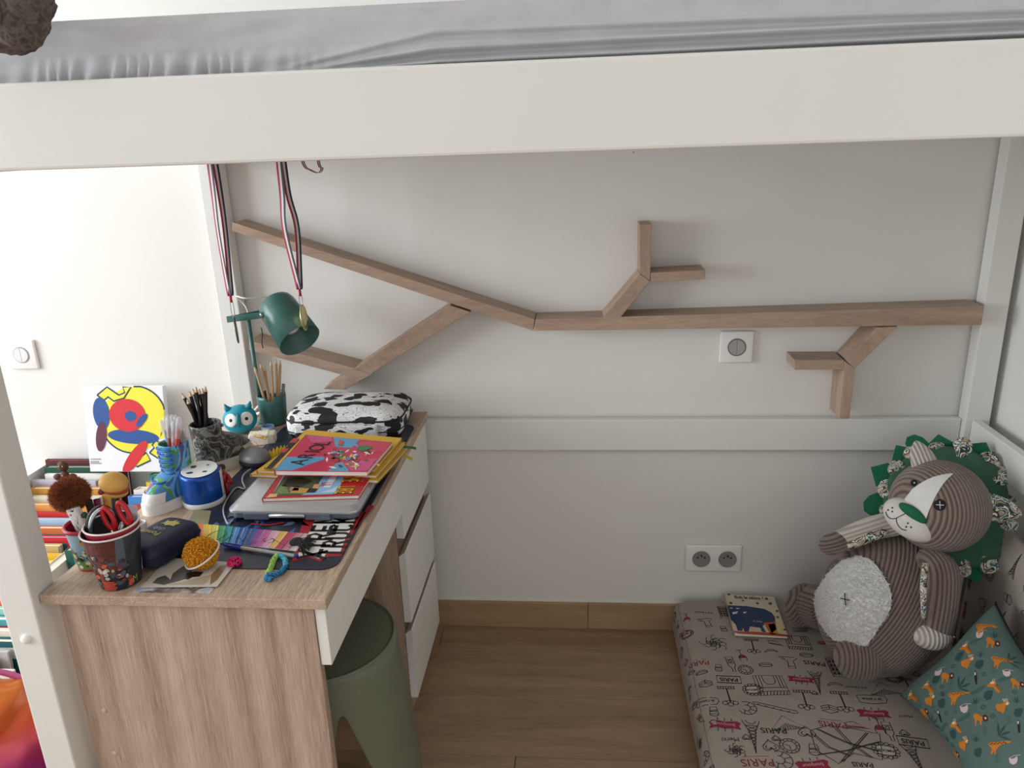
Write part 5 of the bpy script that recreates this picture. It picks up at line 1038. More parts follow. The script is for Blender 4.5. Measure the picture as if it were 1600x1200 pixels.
pts = smoothpath([PY(470, 250, YM)+V((0, 0, 0.06)), PY(474, 255, YM), PY(486, 266, YM), PY(498, 270, YM), PY(503, 263, YM), PY(498, 255, YM), PY(496, 250, YM)+V((0, 0, 0.06))], 6); tricolor(t, pts, V((0.2, 1, 0)), 0.012)

# ================================================================== brown plush lying on the loft bed
t = thing('plush_bear', 'brown furry plush toy whose paw hangs over the loft bed edge', 'plush toy', V((-0.845, -0.80, 1.52)))
m_fur = patches('plush_fur', ['#3E3531', '#554A45', '#6A605A', '#4A403C'], 70, 0.95, 'noise', (1, 1, 1), False, 0.6)
def furell(name, c, r, M, n, seed):
    b = BM(); ell(b, c, r, M, 40, 28)
    for v in b.verts: v.co += (v.co-V(c)).normalized()*(0.006*noise.noise(v.co*60)+0.004*noise.noise(v.co*140+V((seed, 0, 0))))
    return obj(name, b, m_fur, t, True, world=True)
pc3 = PY(17, 8, -0.985); furell('paw', pc3, (0.046, 0.034, 0.054), Matrix.Rotation(0.45, 4, 'Y'), 0, 1); furell('leg', V((-0.735, -0.93, 1.580)), (0.040, 0.075, 0.050), Matrix(), 0, 2); furell('body', V((-0.845, -0.80, 1.605)), (0.085, 0.11, 0.085), Matrix(), 0, 3); furell('head', V((-0.87, -0.66, 1.665)), (0.075, 0.075, 0.075), Matrix(), 0, 4)
for s in (-1, 1): furell('ear', V((-0.87+s*0.06, -0.64, 1.73)), (0.028, 0.016, 0.028), Matrix(), 0, 5)
# ================================================================== floor mattress with printed cover
MZ = 0.115; MX0, MX1, MY0, MY1 = 0.258, 0.925, -0.93, -0.016; MR = 0.042
m_lin = mat('#A69C93', 0.9, 0.05, 9, 0.35, 900)
fm = thing('floor_mattress', 'grey floor mattress printed with Paris sketches in black and red', 'mattress', V((0.59, -0.47, 0)))
def wrink(x, y): return 0.0035*noise.noise(V((x*5, y*5, 2)))+0.0022*noise.noise(V((x*13, y*11, 9)))
def msurf(s, y, h=0.0):
    """cover surface: s is the width coordinate, running down the rounded left edge when small"""
    wv = 0.006*noise.noise(V((y*6, 0, 3)))
    x0 = MX0+wv; L0 = MR*PI/2; e = x0+MR
    if s >= e: x, z, n = s, MZ, V((0, 0, 1))
    else:
        a = (e-s)/MR
        if a <= PI/2: x, z, n = e-math.sin(a)*MR, MZ-MR+math.cos(a)*MR, V((-math.sin(a), 0, math.cos(a)))
        else: d = (e-s)-L0; x, z, n = x0, max(0.002, MZ-MR-d), V((-1, 0, 0))
    z += wrink(s, y)*(1 if z > 0.03 else 0)
    yb = (y-MY1+0.03)/0.03
    if yb > 0: z -= 0.018*yb*yb
    return V((x, y, z))+n*h
b = BM(); s0, s1 = MX0-0.055-0.02, MX1
surf(b, lambda u, v: msurf(s0+(s1-s0)*u, MY0+(MY1-MY0)*v), 120, 110)
bmesh.ops.holes_fill(b, edges=[e for e in b.edges if e.is_boundary], sides=0); obj('cover', b, m_lin, fm, True, world=True)
b = BM(); tube(b, [msurf(MX0+MR-MR*PI/4, MY0+(MY1-MY0)*i/60, 0.0004) for i in range(61)], 0.0012, 6); obj('seam', b, mat('#8E857D', 0.9), fm, True, world=True)
INK, PINK = mat('#2F2B29', 0.85), mat('#8E2740', 0.85); LW = 0.0016
class Pat:
    """sketch motifs drawn in a small frame (cx, cy, size, rotation)"""
    def __init__(s, pr, ink=INK, pink=PINK, lw=LW): s.p = pr; s.ink = ink; s.pink = pink; s.lw = lw
    def at(s, c, k, rot): s.c = c; s.k = k; s.ca = math.cos(rot); s.sa = math.sin(rot); s.rot = rot; return s
    def q(s, pts): return [(s.c[0]+(x*s.ca-y*s.sa)*s.k, s.c[1]+(x*s.sa+y*s.ca)*s.k) for x, y in pts]
    def ln(s, *pts, m=None, closed=False, w=1.0): s.p.stroke(s.q(pts), s.lw*w, m or s.ink, 1, closed)
    def fill(s, *pts, m=None, ly=0): s.p.poly(s.q(pts), m or s.ink, ly)
    def arc(s, x, y, r, a0=0, a1=2*PI, ry=None, n=14, m=None): s.ln(*[(x+r*math.cos(a0+(a1-a0)*i/n), y+(ry or r)*math.sin(a0+(a1-a0)*i/n)) for i in range(n+1)], m=m)
    def tx(s, st, k, m=None, dx=0, dy=0, bold=0.0): s.p.text(st, s.q([(dx, dy)])[0], k*s.k, m or s.ink, 1, s.rot, bold)
    def draw(s, kind):
        if kind == 'paris': s.tx('PARIS', 0.75, bold=0.01)
        elif kind == 'parisr': s.tx('PARIS', 0.9, s.pink, bold=0.0); s.ln((-0.9, -0.5), (0.9, -0.5), m=s.pink, w=0.6)
        elif kind == 'box': s.ln((-1.0, -0.42), (1.0, -0.42), (1.0, 0.42), (-1.0, 0.42), closed=True, w=1.8); s.tx('PARIS', 0.62, bold=0.02)
        elif kind == 'aurevoir': s.tx('au revoir', 0.45)
        elif kind == 'merci': s.tx('Merci', 0.55)
        elif kind == 'banner':
            s.fill((-1.15, -0.25), (-0.9, -0.42), (0, -0.30), (0.9, -0.42), (1.15, -0.25), (1.0, 0.05), (1.15, 0.40), (0.7, 0.32), (0, 0.42), (-0.7, 0.32), (-1.15, 0.40), (-1.0, 0.05), m=s.pink); s.p.text('bonjour', s.q([(0, 0)])[0], 0.46*s.k, mat('#C9A7A6', 0.85), 1, s.rot)
            for x in (-0.5, 0, 0.5): s.ln((x, 0.4), (x, 0.75)); s.ln((x, -0.38), (x, -0.65))
        elif kind == 'eiffel':
            s.ln((-0.55, -1.2), (-0.22, -0.3), (-0.08, 0.6), (0, 1.6)); s.ln((0.55, -1.2), (0.22, -0.3), (0.08, 0.6), (0, 1.6)); s.ln((-0.42, -0.75), (0.42, -0.75)); s.ln((-0.25, -0.3), (0.25, -0.3)); s.arc(0, -1.2, 0.3, 0, PI)
            for i in range(7): a = 0.36-0.05*i; y = -0.7+0.28*i; s.ln((-a, y), (a*0.8, y+0.28)); s.ln((a, y), (-a*0.8, y+0.28))
        elif kind == 'clock':
            s.arc(0, 0, 0.9); s.arc(0, 0, 0.6); s.ln((0, 0.45), (0, 0), (0.35, -0.2))
            for i in range(12): s.ln((0.66*math.cos(i*PI/6), 0.66*math.sin(i*PI/6)), (0.84*math.cos(i*PI/6), 0.84*math.sin(i*PI/6)))
        elif kind == 'glass': s.arc(0, 0.45, 0.42, PI, 2*PI, 0.6); s.ln((-0.42, 0.45), (-0.34, 0.9)); s.ln((0.42, 0.45), (0.34, 0.9)); s.fill((-0.4, 0.42), (0.4, 0.42), (0.3, 0.05), (0, -0.12), (-0.3, 0.05), m=s.pink); s.ln((0, -0.15), (0, -0.9)); s.ln((-0.35, -0.95), (0.35, -0.95))
        elif kind == 'bottle': s.ln((-0.32, -1), (-0.32, 0.25), (-0.12, 0.6), (-0.12, 1.1), (0.12, 1.1), (0.12, 0.6), (0.32, 0.25), (0.32, -1), closed=True); s.ln((-0.32, -0.1), (0.32, -0.1)); s.ln((-0.32, -0.6), (0.32, -0.6)); s.arc(0, -0.35, 0.15)
        elif kind == 'croissant': s.arc(0, 0, 0.95, 0.5, 5.2); s.arc(0.1, 0, 0.42, 0.6, 5.0); [s.ln((0.1+0.42*math.cos(a), 0.42*math.sin(a)), (0.95*math.cos(a), 0.95*math.sin(a))) for a in (1.2, 2.0, 2.8, 3.6, 4.4)]
        elif kind == 'heart':
            h = [(0.055*16*math.sin(t)**3, 0.055*(13*math.cos(t)-5*math.cos(2*t)-2*math.cos(3*t)-math.cos(4*t))) for t in [2*PI*i/22 for i in range(22)]]; s.ln(*h, closed=True); s.arc(-0.3, 0.2, 0.25, 0, 4.5); s.arc(0.3, 0.2, 0.25, -1.3, PI)
        elif kind == 'badge':
            s.p.poly(s.q([(-0.62, -0.45), (0.62, -0.45), (0.62, 0.45), (-0.62, 0.45)]), mat('#B8B0A9', 0.85), 0); s.ln((-0.62, -0.45), (0.62, -0.45), (0.62, 0.45), (-0.62, 0.45), closed=True); s.tx('AMOUR', 0.34, bold=0.02)
            for i in range(14): a = 2*PI*i/14; s.arc(0.82*math.cos(a), 0.68*math.sin(a), 0.16, 0, 2*PI, n=7)
        elif kind == 'arch':
            s.ln((-1, -1), (1, -1), (1, 0.9), (-1, 0.9), closed=True); s.ln((-1.1, 0.55), (1.1, 0.55)); s.ln((-1, 0.2), (1, 0.2)); s.arc(0, -0.5, 0.4, 0, PI); s.ln((-0.4, -0.5), (-0.4, -1)); s.ln((0.4, -0.5), (0.4, -1))
            for x in (-0.8, -0.6, 0.6, 0.8): s.ln((x, -1), (x, 0.2))
            for i in range(9): s.ln((-0.9+0.22*i, 0.6), (-0.8+0.22*i, 0.88))
        elif kind == 'lamp':
            s.ln((0, -1), (0, 0.5)); s.ln((-0.06, -1), (-0.06, 0.5)); s.ln((-0.7, -1), (0.7, -1)); s.ln((-0.7, -1.25), (0.7, -1.25)); [s.ln((-0.6+0.2*i, -1), (-0.6+0.2*i, -1.25)) for i in range(7)]
            for x in (-0.4, 0, 0.4): s.arc(x, 0.75-abs(x)*0.4, 0.2, n=8); s.ln((x, 0.55-abs(x)*0.4), (0, 0.35))
        elif kind == 'baguette': s.ln((-1.2, 0.45), (-1.25, 0.6), (-1.0, 0.62), (1.1, -0.35), (1.2, -0.52), (0.95, -0.5), closed=True); [s.ln((-0.8+0.4*i, 0.44-0.19*i), (-0.62+0.4*i, 0.46-0.19*i)) for i in range(5)]
        elif kind == 'cake': s.ln((-0.8, -0.3), (0, -0.6), (0.8, -0.3), (0.8, 0.3), (0, 0.0), (-0.8, 0.3), closed=True); s.ln((-0.8, 0.3), (0, 0.6), (0.8, 0.3)); s.ln((0, 0), (0, -0.6)); s.ln((-0.8, 0.0), (0, -0.3), (0.8, 0.0))
        elif kind == 'map':
            s.ln((-1.3, -0.6), (-0.9, 0.7), (0, 0.4), (0.7, 0.9), (1.3, 0.3), (1.2, -0.7), (0.4, -1.0), (-0.6, -0.8), closed=True)
            for a, c_ in (((-1.2, -0.2), (1.2, 0.5)), ((-0.6, 0.6), (0.2, -0.95)), ((-1.0, 0.3), (0.9, -0.8)), ((0.2, 0.5), (1.1, -0.5)), ((-0.9, -0.65), (0.5, 0.8))): s.ln(a, ((a[0]+c_[0])/2+0.1, (a[1]+c_[1])/2+0.12), c_, w=1.3); s.ln((a[0]+0.08, a[1]), ((a[0]+c_[0])/2+0.2, (a[1]+c_[1])/2+0.12), (c_[0]+0.08, c_[1]))
        elif kind == 'rose':
            for i in range(16): a = i*2.4; r = 0.12+0.055*i; s.arc(r*math.cos(a)*0.9, r*math.sin(a)*0.7, 0.26, a, a+4, n=7)
        elif kind == 'pyramid':
            s.ln((-1, 0.5), (1, 0.5), (0, -0.6), closed=True); [s.ln((-0.9+0.15*i, 0.48), (-0.9+0.15*i+(0.9-0.15*i)*0.25, 0.48-min(0.15*i+0.1, 1.9-0.15*i)*0.5)) for i in range(13)]
        elif kind == 'boot': s.ln((-0.5, 0.9), (-0.45, -0.2), (-0.9, -0.6), (-0.5, -0.75), (0.9, -0.75), (0.5, -0.4), (0.1, -0.2), (0.15, 0.9), closed=True); s.ln((-0.5, 0.6), (0.15, 0.6)); s.ln((0.3, -0.35), (0.5, -0.72))
        elif kind == 'cup': s.ln((-0.5, 0.6), (-0.35, -0.5), (0.35, -0.5), (0.5, 0.6), closed=True); s.arc(0, 0.6, 0.5, 0, PI, 0.35); s.ln((-0.45, 0.2), (0.45, 0.2)); s.ln((-0.42, 0.0), (0.4, 0.1))
        elif kind == 'bubble': s.ln((-1, -0.4), (0.4, -0.45), (1.05, -0.35), (1.0, 0.4), (0.1, 0.5), (-0.9, 0.4), (-1.1, 0.0), closed=True); s.tx("Je t'aime", 0.42, bold=0.01)
        elif kind == 'ticket': s.arc(0, 0.12, 0.75, 0, 2*PI, 0.2); s.arc(0, -0.12, 0.75, PI, 2*PI, 0.22); s.ln((-0.75, 0.1), (-0.75, -0.12)); s.ln((0.75, 0.1), (0.75, -0.12))
        elif kind == 'macaron': s.p.disc(s.c, 0.75*s.k, 0.32*s.k, s.pink, 0, s.rot); s.ln((-0.72, 0.0), (0.72, 0.0), m=mat('#A79C94', 0.85))
        elif kind == 'slice': s.ln((-1, 0.4), (0.9, 0.2), (1.0, -0.3), (0.2, -0.5), closed=True); s.fill((-0.8, 0.3), (0.8, 0.12), (0.8, -0.02), (-0.4, 0.12), m=s.pink)
        elif kind == 'facade':
            s.ln((-0.5, -1.2), (0.5, -1.2), (0.5, 1.2), (-0.5, 1.2), closed=True, w=1.5)
            for y in (-0.9, -0.4, 0.1, 0.6): s.ln((-0.5, y-0.12), (0.5, y-0.12)); [s.fill((x, y), (x+0.2, y), (x+0.2, y+0.3), (x, y+0.3)) for x in (-0.4, -0.1, 0.2)]
        elif kind == 'banana': s.arc(0, 0.4, 0.9, 3.6, 5.8); s.arc(0, 0.7, 0.95, 3.9, 5.5)
pr = Print(0.0006, 0.0003); pt = Pat(pr)
def zp(zx, zy): p = PZ(1040+zx*0.25, 900+zy*0.25, MZ); return (p.x, p.y)
motifs = [('parisr', 200, 540, .022), ('parisr', 1045, 930, .024), ('parisr', 575, 1165, .027), ('paris', 930, 545, .024), ('paris', 675, 965, .026), ('box', 395, 648, .024), ('box', 1545, 1040, .026), ('box', 840, 337, .015), ('aurevoir', 235, 228, .026), ('aurevoir', 1190, 697, .026), ('banner', 845, 650, .022), ('banner', 370, 925, .026), ('banner', 1300, 860, .026), ('banner', 920, 1185, .026), ('eiffel', 945, 660, .026), ('eiffel', 545, 990, .03), ('eiffel', 1560, 1140, .026), ('clock', 500, 590, .017), ('clock', 775, 1062, .02), ('glass', 130, 250, .017), ('glass', 475, 500, .019), ('glass', 1335, 940, .022), ('bottle', 410, 550, .023), ('bottle', 1395, 970, .024), ('croissant', 510, 825, .019), ('croissant', 720, 1150, .022), ('heart', 880, 980, .018), ('heart', 655, 1063, .017), ('heart', 930, 738, .007), ('heart', 505, 1010, .009), ('heart', 690, 1015, .009), ('heart', 1490, 985, .01), ('badge', 545, 712, .021), ('badge', 1375, 1095, .025), ('badge', 128, 348, .017), ('badge', 1425, 640, .019), ('arch', 660, 690, .030), ('arch', 830, 420, .025), ('lamp', 545, 450, .023), ('lamp', 395, 760, .026), ('lamp', 1110, 800, .026), ('lamp', 870, 790, .026), ('baguette', 680, 820, .032), ('cake', 250, 670, .017), ('cake', 1025, 835, .019), ('map', 1150, 1060, .050), ('rose', 305, 420, .032), ('pyramid', 750, 920, .034), ('pyramid', 1360, 705, .032), ('boot', 770, 540, .022), ('boot', 250, 290, .02), ('cup', 330, 570, .015), ('cup', 300, 835, .017), ('cup', 360, 325, .014), ('cup', 925, 1080, .019), ('bubble', 1290, 770, .026), ('bubble', 255, 775, .022), ('merci', 405, 1020, .026), ('ticket', 625, 560, .018), ('ticket', 880, 495, .018), ('ticket', 225, 600, .016), ('macaron', 985, 417, .018), ('slice', 1195, 935, .022), ('rose', 440, 1090, .02), ('facade', 362, 225, .02), ('facade', 1065, 570, .026), ('banana', 1060, 690, .02), ('banana', 660, 480, .018), ('paris', 1230, 1180, .02), ('glass', 1480, 560, .017), ('slice', 690, 425, .017), ('merci', 1500, 880, .02), ('cup', 100, 900, .016), ('rose', 1180, 360, .024), ('bottle', 1250, 330, .02), ('clock', 1480, 380, .017), ('lamp', 1520, 700, .022), ('heart', 1570, 620, .01), ('aurevoir', 1350, 420, .024)]
for kd, zx, zy, k in motifs: pt.at(zp(zx, zy), k*1.15, PI+rnd.uniform(-0.15, 0.15)).draw(kd)
# the print goes on over the left flank and towards the room
kinds = ['badge', 'facade', 'cup', 'bubble', 'bottle', 'glass', 'heart', 'ticket', 'box', 'rose', 'banner', 'eiffel', 'lamp', 'paris', 'croissant', 'clock', 'boot', 'cake']
for i in range(17): pt.at((MX0-0.020+0.012*(i % 3), -0.06-0.052*i), 0.016, PI+rnd.uniform(-0.6, 0.6)).draw(kinds[(i*5) % len(kinds)])
for i in range(26): pt.at((0.33+0.062*(i % 9)+rnd.uniform(-.01, .01), -0.70-0.075*(i//9)), 0.020, PI+rnd.uniform(-0.2, 0.2)).draw(kinds[(i*7+3) % len(kinds)])
pr.build('printed_sketches', lambda u, v, h: msurf(u, v, h), fm, res=0.02)

# ---- back cushion of the same fabric along the end of the bed
bp_ = thing('back_cushion', 'upright grey cushion with Paris sketches leaning along the bed end', 'cushion', V((0.96, -0.55, 0.12)))
BY0, BY1 = -0.870, -0.185
def bsurf(y, k, h=0.0):
    """front face: k 0..1 up"""
    yy_ = (y-BY0)/(BY1-BY0); bul = 0.018*(1-abs(2*yy_-1)**6)*(1-abs(2*k-1)**6)
    return V((0.940+0.012*k-bul-h, y, 0.116+0.365*k))
b = BM(); surf(b, lambda u, v: bsurf(BY0+(BY1-BY0)*u, v), 40, 30); t2 = BM(); surf(t2, lambda u, v: V((0.958, BY0+(BY1-BY0)*u, 0.116+0.365*v)) + V((0.004*1, 0, 0)), 40, 30); merge(b, t2)
bmesh.ops.bridge_loops(b, edges=[e for e in b.edges if e.is_boundary]); bmesh.ops.recalc_face_normals(b, faces=b.faces); obj('cover', b, m_lin, bp_, True, world=True)
pr = Print(0.0006, 0.0003); pt = Pat(pr)
for i in range(42): pt.at((-0.22-0.075*(i % 9)+rnd.uniform(-.012, .012), 0.04+0.070*(i//9)+rnd.uniform(-.01, .01)), 0.021, rnd.uniform(-0.4, 0.4)+PI/2*(i % 2)).draw(kinds[(i*5+1) % len(kinds)])
pr.build('printed_sketches', lambda u, v, h: bsurf(min(BY1, max(BY0, u)), min(1, max(0, v/0.365)), h), bp_, res=0.03)

# ================================================================== picture book on the mattress
t, q = book('picture_book', 'cream picture book with a big blue animal lying by the wall', [(1148, 989), (1231, 993), (1209, 932), (1131, 928)], MZ+0.0045, 0.009, mat('#CFC5B2', 0.4, 0.03), sp=3)
zt = MZ+0.0135; pr = Print(0.0002, 0.0002); b2x = lambda l: [(1120+x*0.08333, 910+y*0.08333) for x, y in l]; nv = mat('#17305A', 0.4)
blob(pr, q, zt, b2x([(195, 430), (560, 445), (900, 500), (1030, 570), (1095, 660), (1095, 740), (900, 760), (860, 830), (930, 935), (850, 930), (800, 850), (620, 830), (600, 925), (520, 920), (490, 850), (480, 910), (390, 905), (360, 800), (260, 690)]), nv, 0)
for l in ([(240, 475), (300, 480), (290, 495), (245, 490)], [(360, 480), (430, 485), (420, 500), (365, 498)], [(290, 560), (400, 545), (370, 590), (300, 600)], [(490, 555), (560, 550), (545, 580), (505, 585)]): blob(pr, q, zt, b2x(l), mat('#C9D3E0', 0.4), 1)
for l, c in (([(880, 760), (1100, 740), (1120, 880), (1000, 980), (950, 880)], '#B5651F'), ([(960, 790), (1080, 770), (1150, 960), (1040, 985)], '#D08A2C'), ([(1120, 700), (1210, 740), (1290, 940), (1180, 960)], '#D8C48A'), ([(640, 830), (820, 860), (840, 930), (640, 925)], '#D9B7A4'), ([(300, 915), (1000, 945), (1340, 985), (1335, 1020), (400, 960)], '#A8452C'), ([(270, 740), (360, 820), (390, 910), (310, 900)], '#DDB9A8')): blob(pr, q, zt, b2x(l), mat(c, 0.4), 1)
for x, y, k in ((222, 230, 34), (930, 310, 40), (260, 390, 40), (760, 395, 34), (1000, 400, 44), (490, 345, 26), (1130, 540, 34), (1140, 655, 34), (1270, 890, 30)): blob(pr, q, zt, b2x([(x-k, y), (x, y-k*0.7), (x+k, y), (x+k*0.3, y+k*0.7)]), mat('#7A2A26', 0.4), 2)
pr.text('Bob le zèbre ?', qinv(q, 1120+600*0.08333, 910+292*0.08333, zt), 0.115, mat('#2A2220', 0.5), 2, bold=0.02, sx=0.88); pr.text('Tu Tang', qinv(q, 1120+760*0.08333, 910+735*0.08333, zt), 0.05, mat('#E4E2DC', 0.5), 3)
pr.build('cover_print', qmap(q, zt), t)

# ================================================================== green cushion with jungle animals
A = PZ(1406, 1086, MZ+0.030); Bc = PY(1556, 941, -0.425); e1 = (Bc-A); L1 = e1.length; e1.normalize(); e2 = V((-0.03, -1, 0.0)); e2 = (e2-e1*e2.dot(e1)).normalized(); L2 = 0.46; n_ = e2.cross(e1).normalized()
if n_.z < 0: n_ = -n_
t = thing('jungle_cushion', 'green cushion printed with orange jungle animals leaning at the bed end', 'cushion', V(A+e2*0.2))
TH = 0.052
def csurf(s_, d_, side, h=0.0):
    u, v = s_/L1, d_/L2; fu, fv = 1-abs(2*u-1)**3.2, 1-abs(2*v-1)**4; f = (max(0, fu)*max(0, fv))**0.55
    pin = 0.035*math.sin(PI*v)*(2*u-1)*-1*abs(2*u-1); pv = 0.025*math.sin(PI*u)*(2*v-1)*-1*abs(2*v-1)
    wr = 0.003*noise.noise(V((s_*9, d_*9, 5)))*f+0.0035*math.sin(d_*60+s_*25)*math.exp(-((v-0.02)/0.10)**2)*f
    return A+e1*(s_+pin)+e2*(d_+pv)+n_*(side*(TH*f if side > 0 else TH*0.75*f)+wr+h)
m_cush = mat('#566D67', 0.8, 0.04, 12, 0.2, 800)
b = BM(); surf(b, lambda u, v: csurf(u*L1, v*L2, 1), 48, 60); surf(b, lambda u, v: csurf(u*L1, v*L2, -1), 48, 60); bmesh.ops.remove_doubles(b, verts=b.verts, dist=0.0004); bmesh.ops.recalc_face_normals(b, faces=b.faces); obj('cover', b, m_cush, t, True, world=True)
b = BM(); tube(b, [csurf(L1*0.999, L2*i/40, 1, 0.0006) for i in range(41)], 0.0022, 6); obj('zip', b, BLK, t, True, world=True)
oP = A+n_*TH*0.85
def cpx(zx, zy):
    d = ray(1360+zx*0.2, 960+zy*0.2); p = CAM+d*((oP-CAM).dot(n_)/d.dot(n_)); r = p-A; return V((r.dot(e1), r.dot(e2)))
ORG, DKR, CRM, LEAF, LEAF2, PNK = mat('#C97A24', 0.8), mat('#4A1D1A', 0.8), mat('#E3C9A2', 0.8), mat('#2A4A4A', 0.8), mat('#6E8C86', 0.8), mat('#D2BDBD', 0.8)
pr = Print(0.0006, 0.0003)
def motif(kind, zx, zy, k=1.0):
    o = cpx(zx, zy); ax = cpx(zx+40, zy-8)-o; ay = cpx(zx-6, zy-40)-o; ax /= 40; ay /= 40
    def F(pts): return [o+ax*x*k+ay*y*k for x, y in pts]
    def fill(pts, m, ly=0): pr.poly(F(pts), m, ly)
    def ln(pts, m, w_=0.0012, ly=1): pr.stroke(F(pts), w_, m, ly)
    if kind == 'lion': fill([(-45, 20), (-35, 45), (-10, 45), (10, 20), (30, 12), (30, -12), (10, -12), (8, -42), (-2, -42), (-4, -10), (-22, -4), (-32, -40), (-42, -38), (-34, 0), (-38, 14)], ORG); fill([(22, 20), (40, 26), (56, 14), (54, -14), (36, -24), (20, -10)], DKR, 1); fill([(34, 8), (46, 8), (48, -6), (36, -8)], CRM, 2)
    elif kind == 'tiger':
        fill([(-50, 20), (-20, 34), (0, 40), (20, 30), (16, 14), (40, -14), (46, -40), (20, -46), (4, -30), (-6, -4), (-30, 4), (-52, 8)], ORG); fill([(-30, 30), (-10, 20), (8, 26), (2, 40), (-16, 38)], CRM, 1)
        for i in range(4): ln([(8+8*i, 6-13*i), (28+5*i, 10-13*i)], BLK, 0.0016, 2)
        for x in (0, 14): ln([(x-6, 34), (x+2, 58)], CRM, 0.0014, 1)
    elif kind == 'cub':
        fill([(-55, 10), (-40, 28), (0, 26), (30, 38), (50, 28), (44, 12), (20, 4), (6, -28), (-10, -46), (-20, -30), (-44, -22)], ORG); fill([(20, 18), (40, 34), (52, 24), (36, 8)], CRM, 1)
        for i in range(4): ln([(16+9*i, 34), (8+11*i, 58)], CRM, 0.0012, 1)
    elif kind == 'giraffe':
        fill([(-60, 20), (-40, 30), (10, 22), (70, 18), (96, 8), (92, 0), (30, -2), (10, -12), (-14, -40), (-24, -66), (-32, -64), (-24, -34), (-46, -60), (-54, -56), (-40, -16), (-56, 4)], ORG)
        for i in range(9): pr.disc(F([(-44+13*i, 14-1.2*i+(i % 2)*6)])[0], 0.0016, 0.0013, DKR, 1, n=7)
    elif kind == 'sloth': fill([(-28, 24), (-10, 12), (10, 12), (30, 24), (30, -4), (16, -28), (-8, -32), (-26, -14)], PNK); ln([(-20, 20), (10, 30), (56, 24)], PNK, 0.001)
    elif kind == 'toucan': fill([(2, 50), (12, 36), (10, 0), (2, -50), (-10, -46), (-8, 10)], BLK); fill([(-4, 34), (8, 36), (6, 16), (-4, 14)], CRM, 1)
    elif kind == 'palm':
        for a in (-0.5, 0.2, 0.9, 1.5): c, s_ = math.cos(a), math.sin(a); fill([(-40, -30), (-40+50*c-9*s_, -30+50*s_+9*c), (-40+92*c, -30+92*s_), (-40+50*c+9*s_, -30+50*s_-9*c)], LEAF)
    elif kind == 'leaf': fill([(-36, -10), (-20, 24), (10, 30), (36, 26), (30, -6), (8, -34), (-20, -34)], LEAF)
    elif kind == 'tuft':
        for a in (0.7, 1.25, 1.8, 2.4): c, s_ = math.cos(a), math.sin(a); fill([(0, -26), (24*c-5*s_, -26+26*s_), (50*c, -26+56*s_), (24*c+5*s_, -26+26*s_)], LEAF)
    elif kind == 'ring': pr.stroke(F([(34*math.cos(2*PI*i/14), 30*math.sin(2*PI*i/14)) for i in range(14)]), 0.0007, LEAF2, 0, True); pr.stroke(F([(14*math.cos(2*PI*i/8), 12*math.sin(2*PI*i/8)) for i in range(8)]), 0.0014, LEAF, 0, True)
    elif kind == 'spray': [fill([(0, 0), (30*math.cos(a)-3*math.sin(a), 30*math.sin(a)), (36*math.cos(a), 36*math.sin(a)), (30*math.cos(a)+3*math.sin(a), 30*math.sin(a))], mat('#3E5F5C', 0.8)) for a in [2*PI*i/9 for i in range(9)]]
    elif kind == 'blade': fill([(-56, -18), (-20, 4), (40, 22), (58, 26), (50, 6), (0, -16), (-40, -26)], mat('#3E5F5C', 0.8))
for kd, L_ in (('lion', [(600, 490), (970, 175), (880, 840), (320, 790), (545, 1150), (1185, 180), (1195, 510)]), ('tiger', [(425, 570), (740, 250), (1000, 570), (660, 915), (245, 630)]), ('cub', [(440, 690), (775, 375), (1065, 735), (715, 1060)]), ('giraffe', [(690, 650), (1050, 320), (1020, 1050), (400, 965), (860, 45)]), ('sloth', [(510, 430), (845, 115), (1110, 425), (750, 755), (1150, 1175)]), ('toucan', [(845, 500), (505, 825), (1190, 890)]), ('palm', [(750, 545), (410, 850), (1070, 930), (1160, 260)]), ('tuft', [(880, 295), (565, 630), (840, 1000), (500, 1010), (840, 690), (975, 90), (1180, 660)]), ('leaf', [(550, 715), (875, 385), (850, 1115), (610, 975), (945, 640), (690, 310), (1190, 770), (500, 495)]), ('ring', [(645, 395), (915, 470), (585, 800), (905, 740), (560, 1065), (560, 570), (1170, 590), (980, 810)]), ('spray', [(640, 570), (800, 460), (1000, 410), (460, 770), (670, 760), (920, 930), (1110, 840), (310, 690), (1020, 1160)]), ('blade', [(860, 600), (510, 920), (740, 830), (1090, 480), (820, 170)])):
    for zx, zy in L_:
        o = cpx(zx, zy)
        if 0.012 < o.x < L1-0.012 and 0.012 < o.y < L2-0.012: motif(kd, zx, zy, 1.15)
pr.build('printed_animals', lambda u, v, h: csurf(min(L1-0.002, max(0.002, u)), min(L2-0.002, max(0.002, v)), 1, h), t, res=0.012)
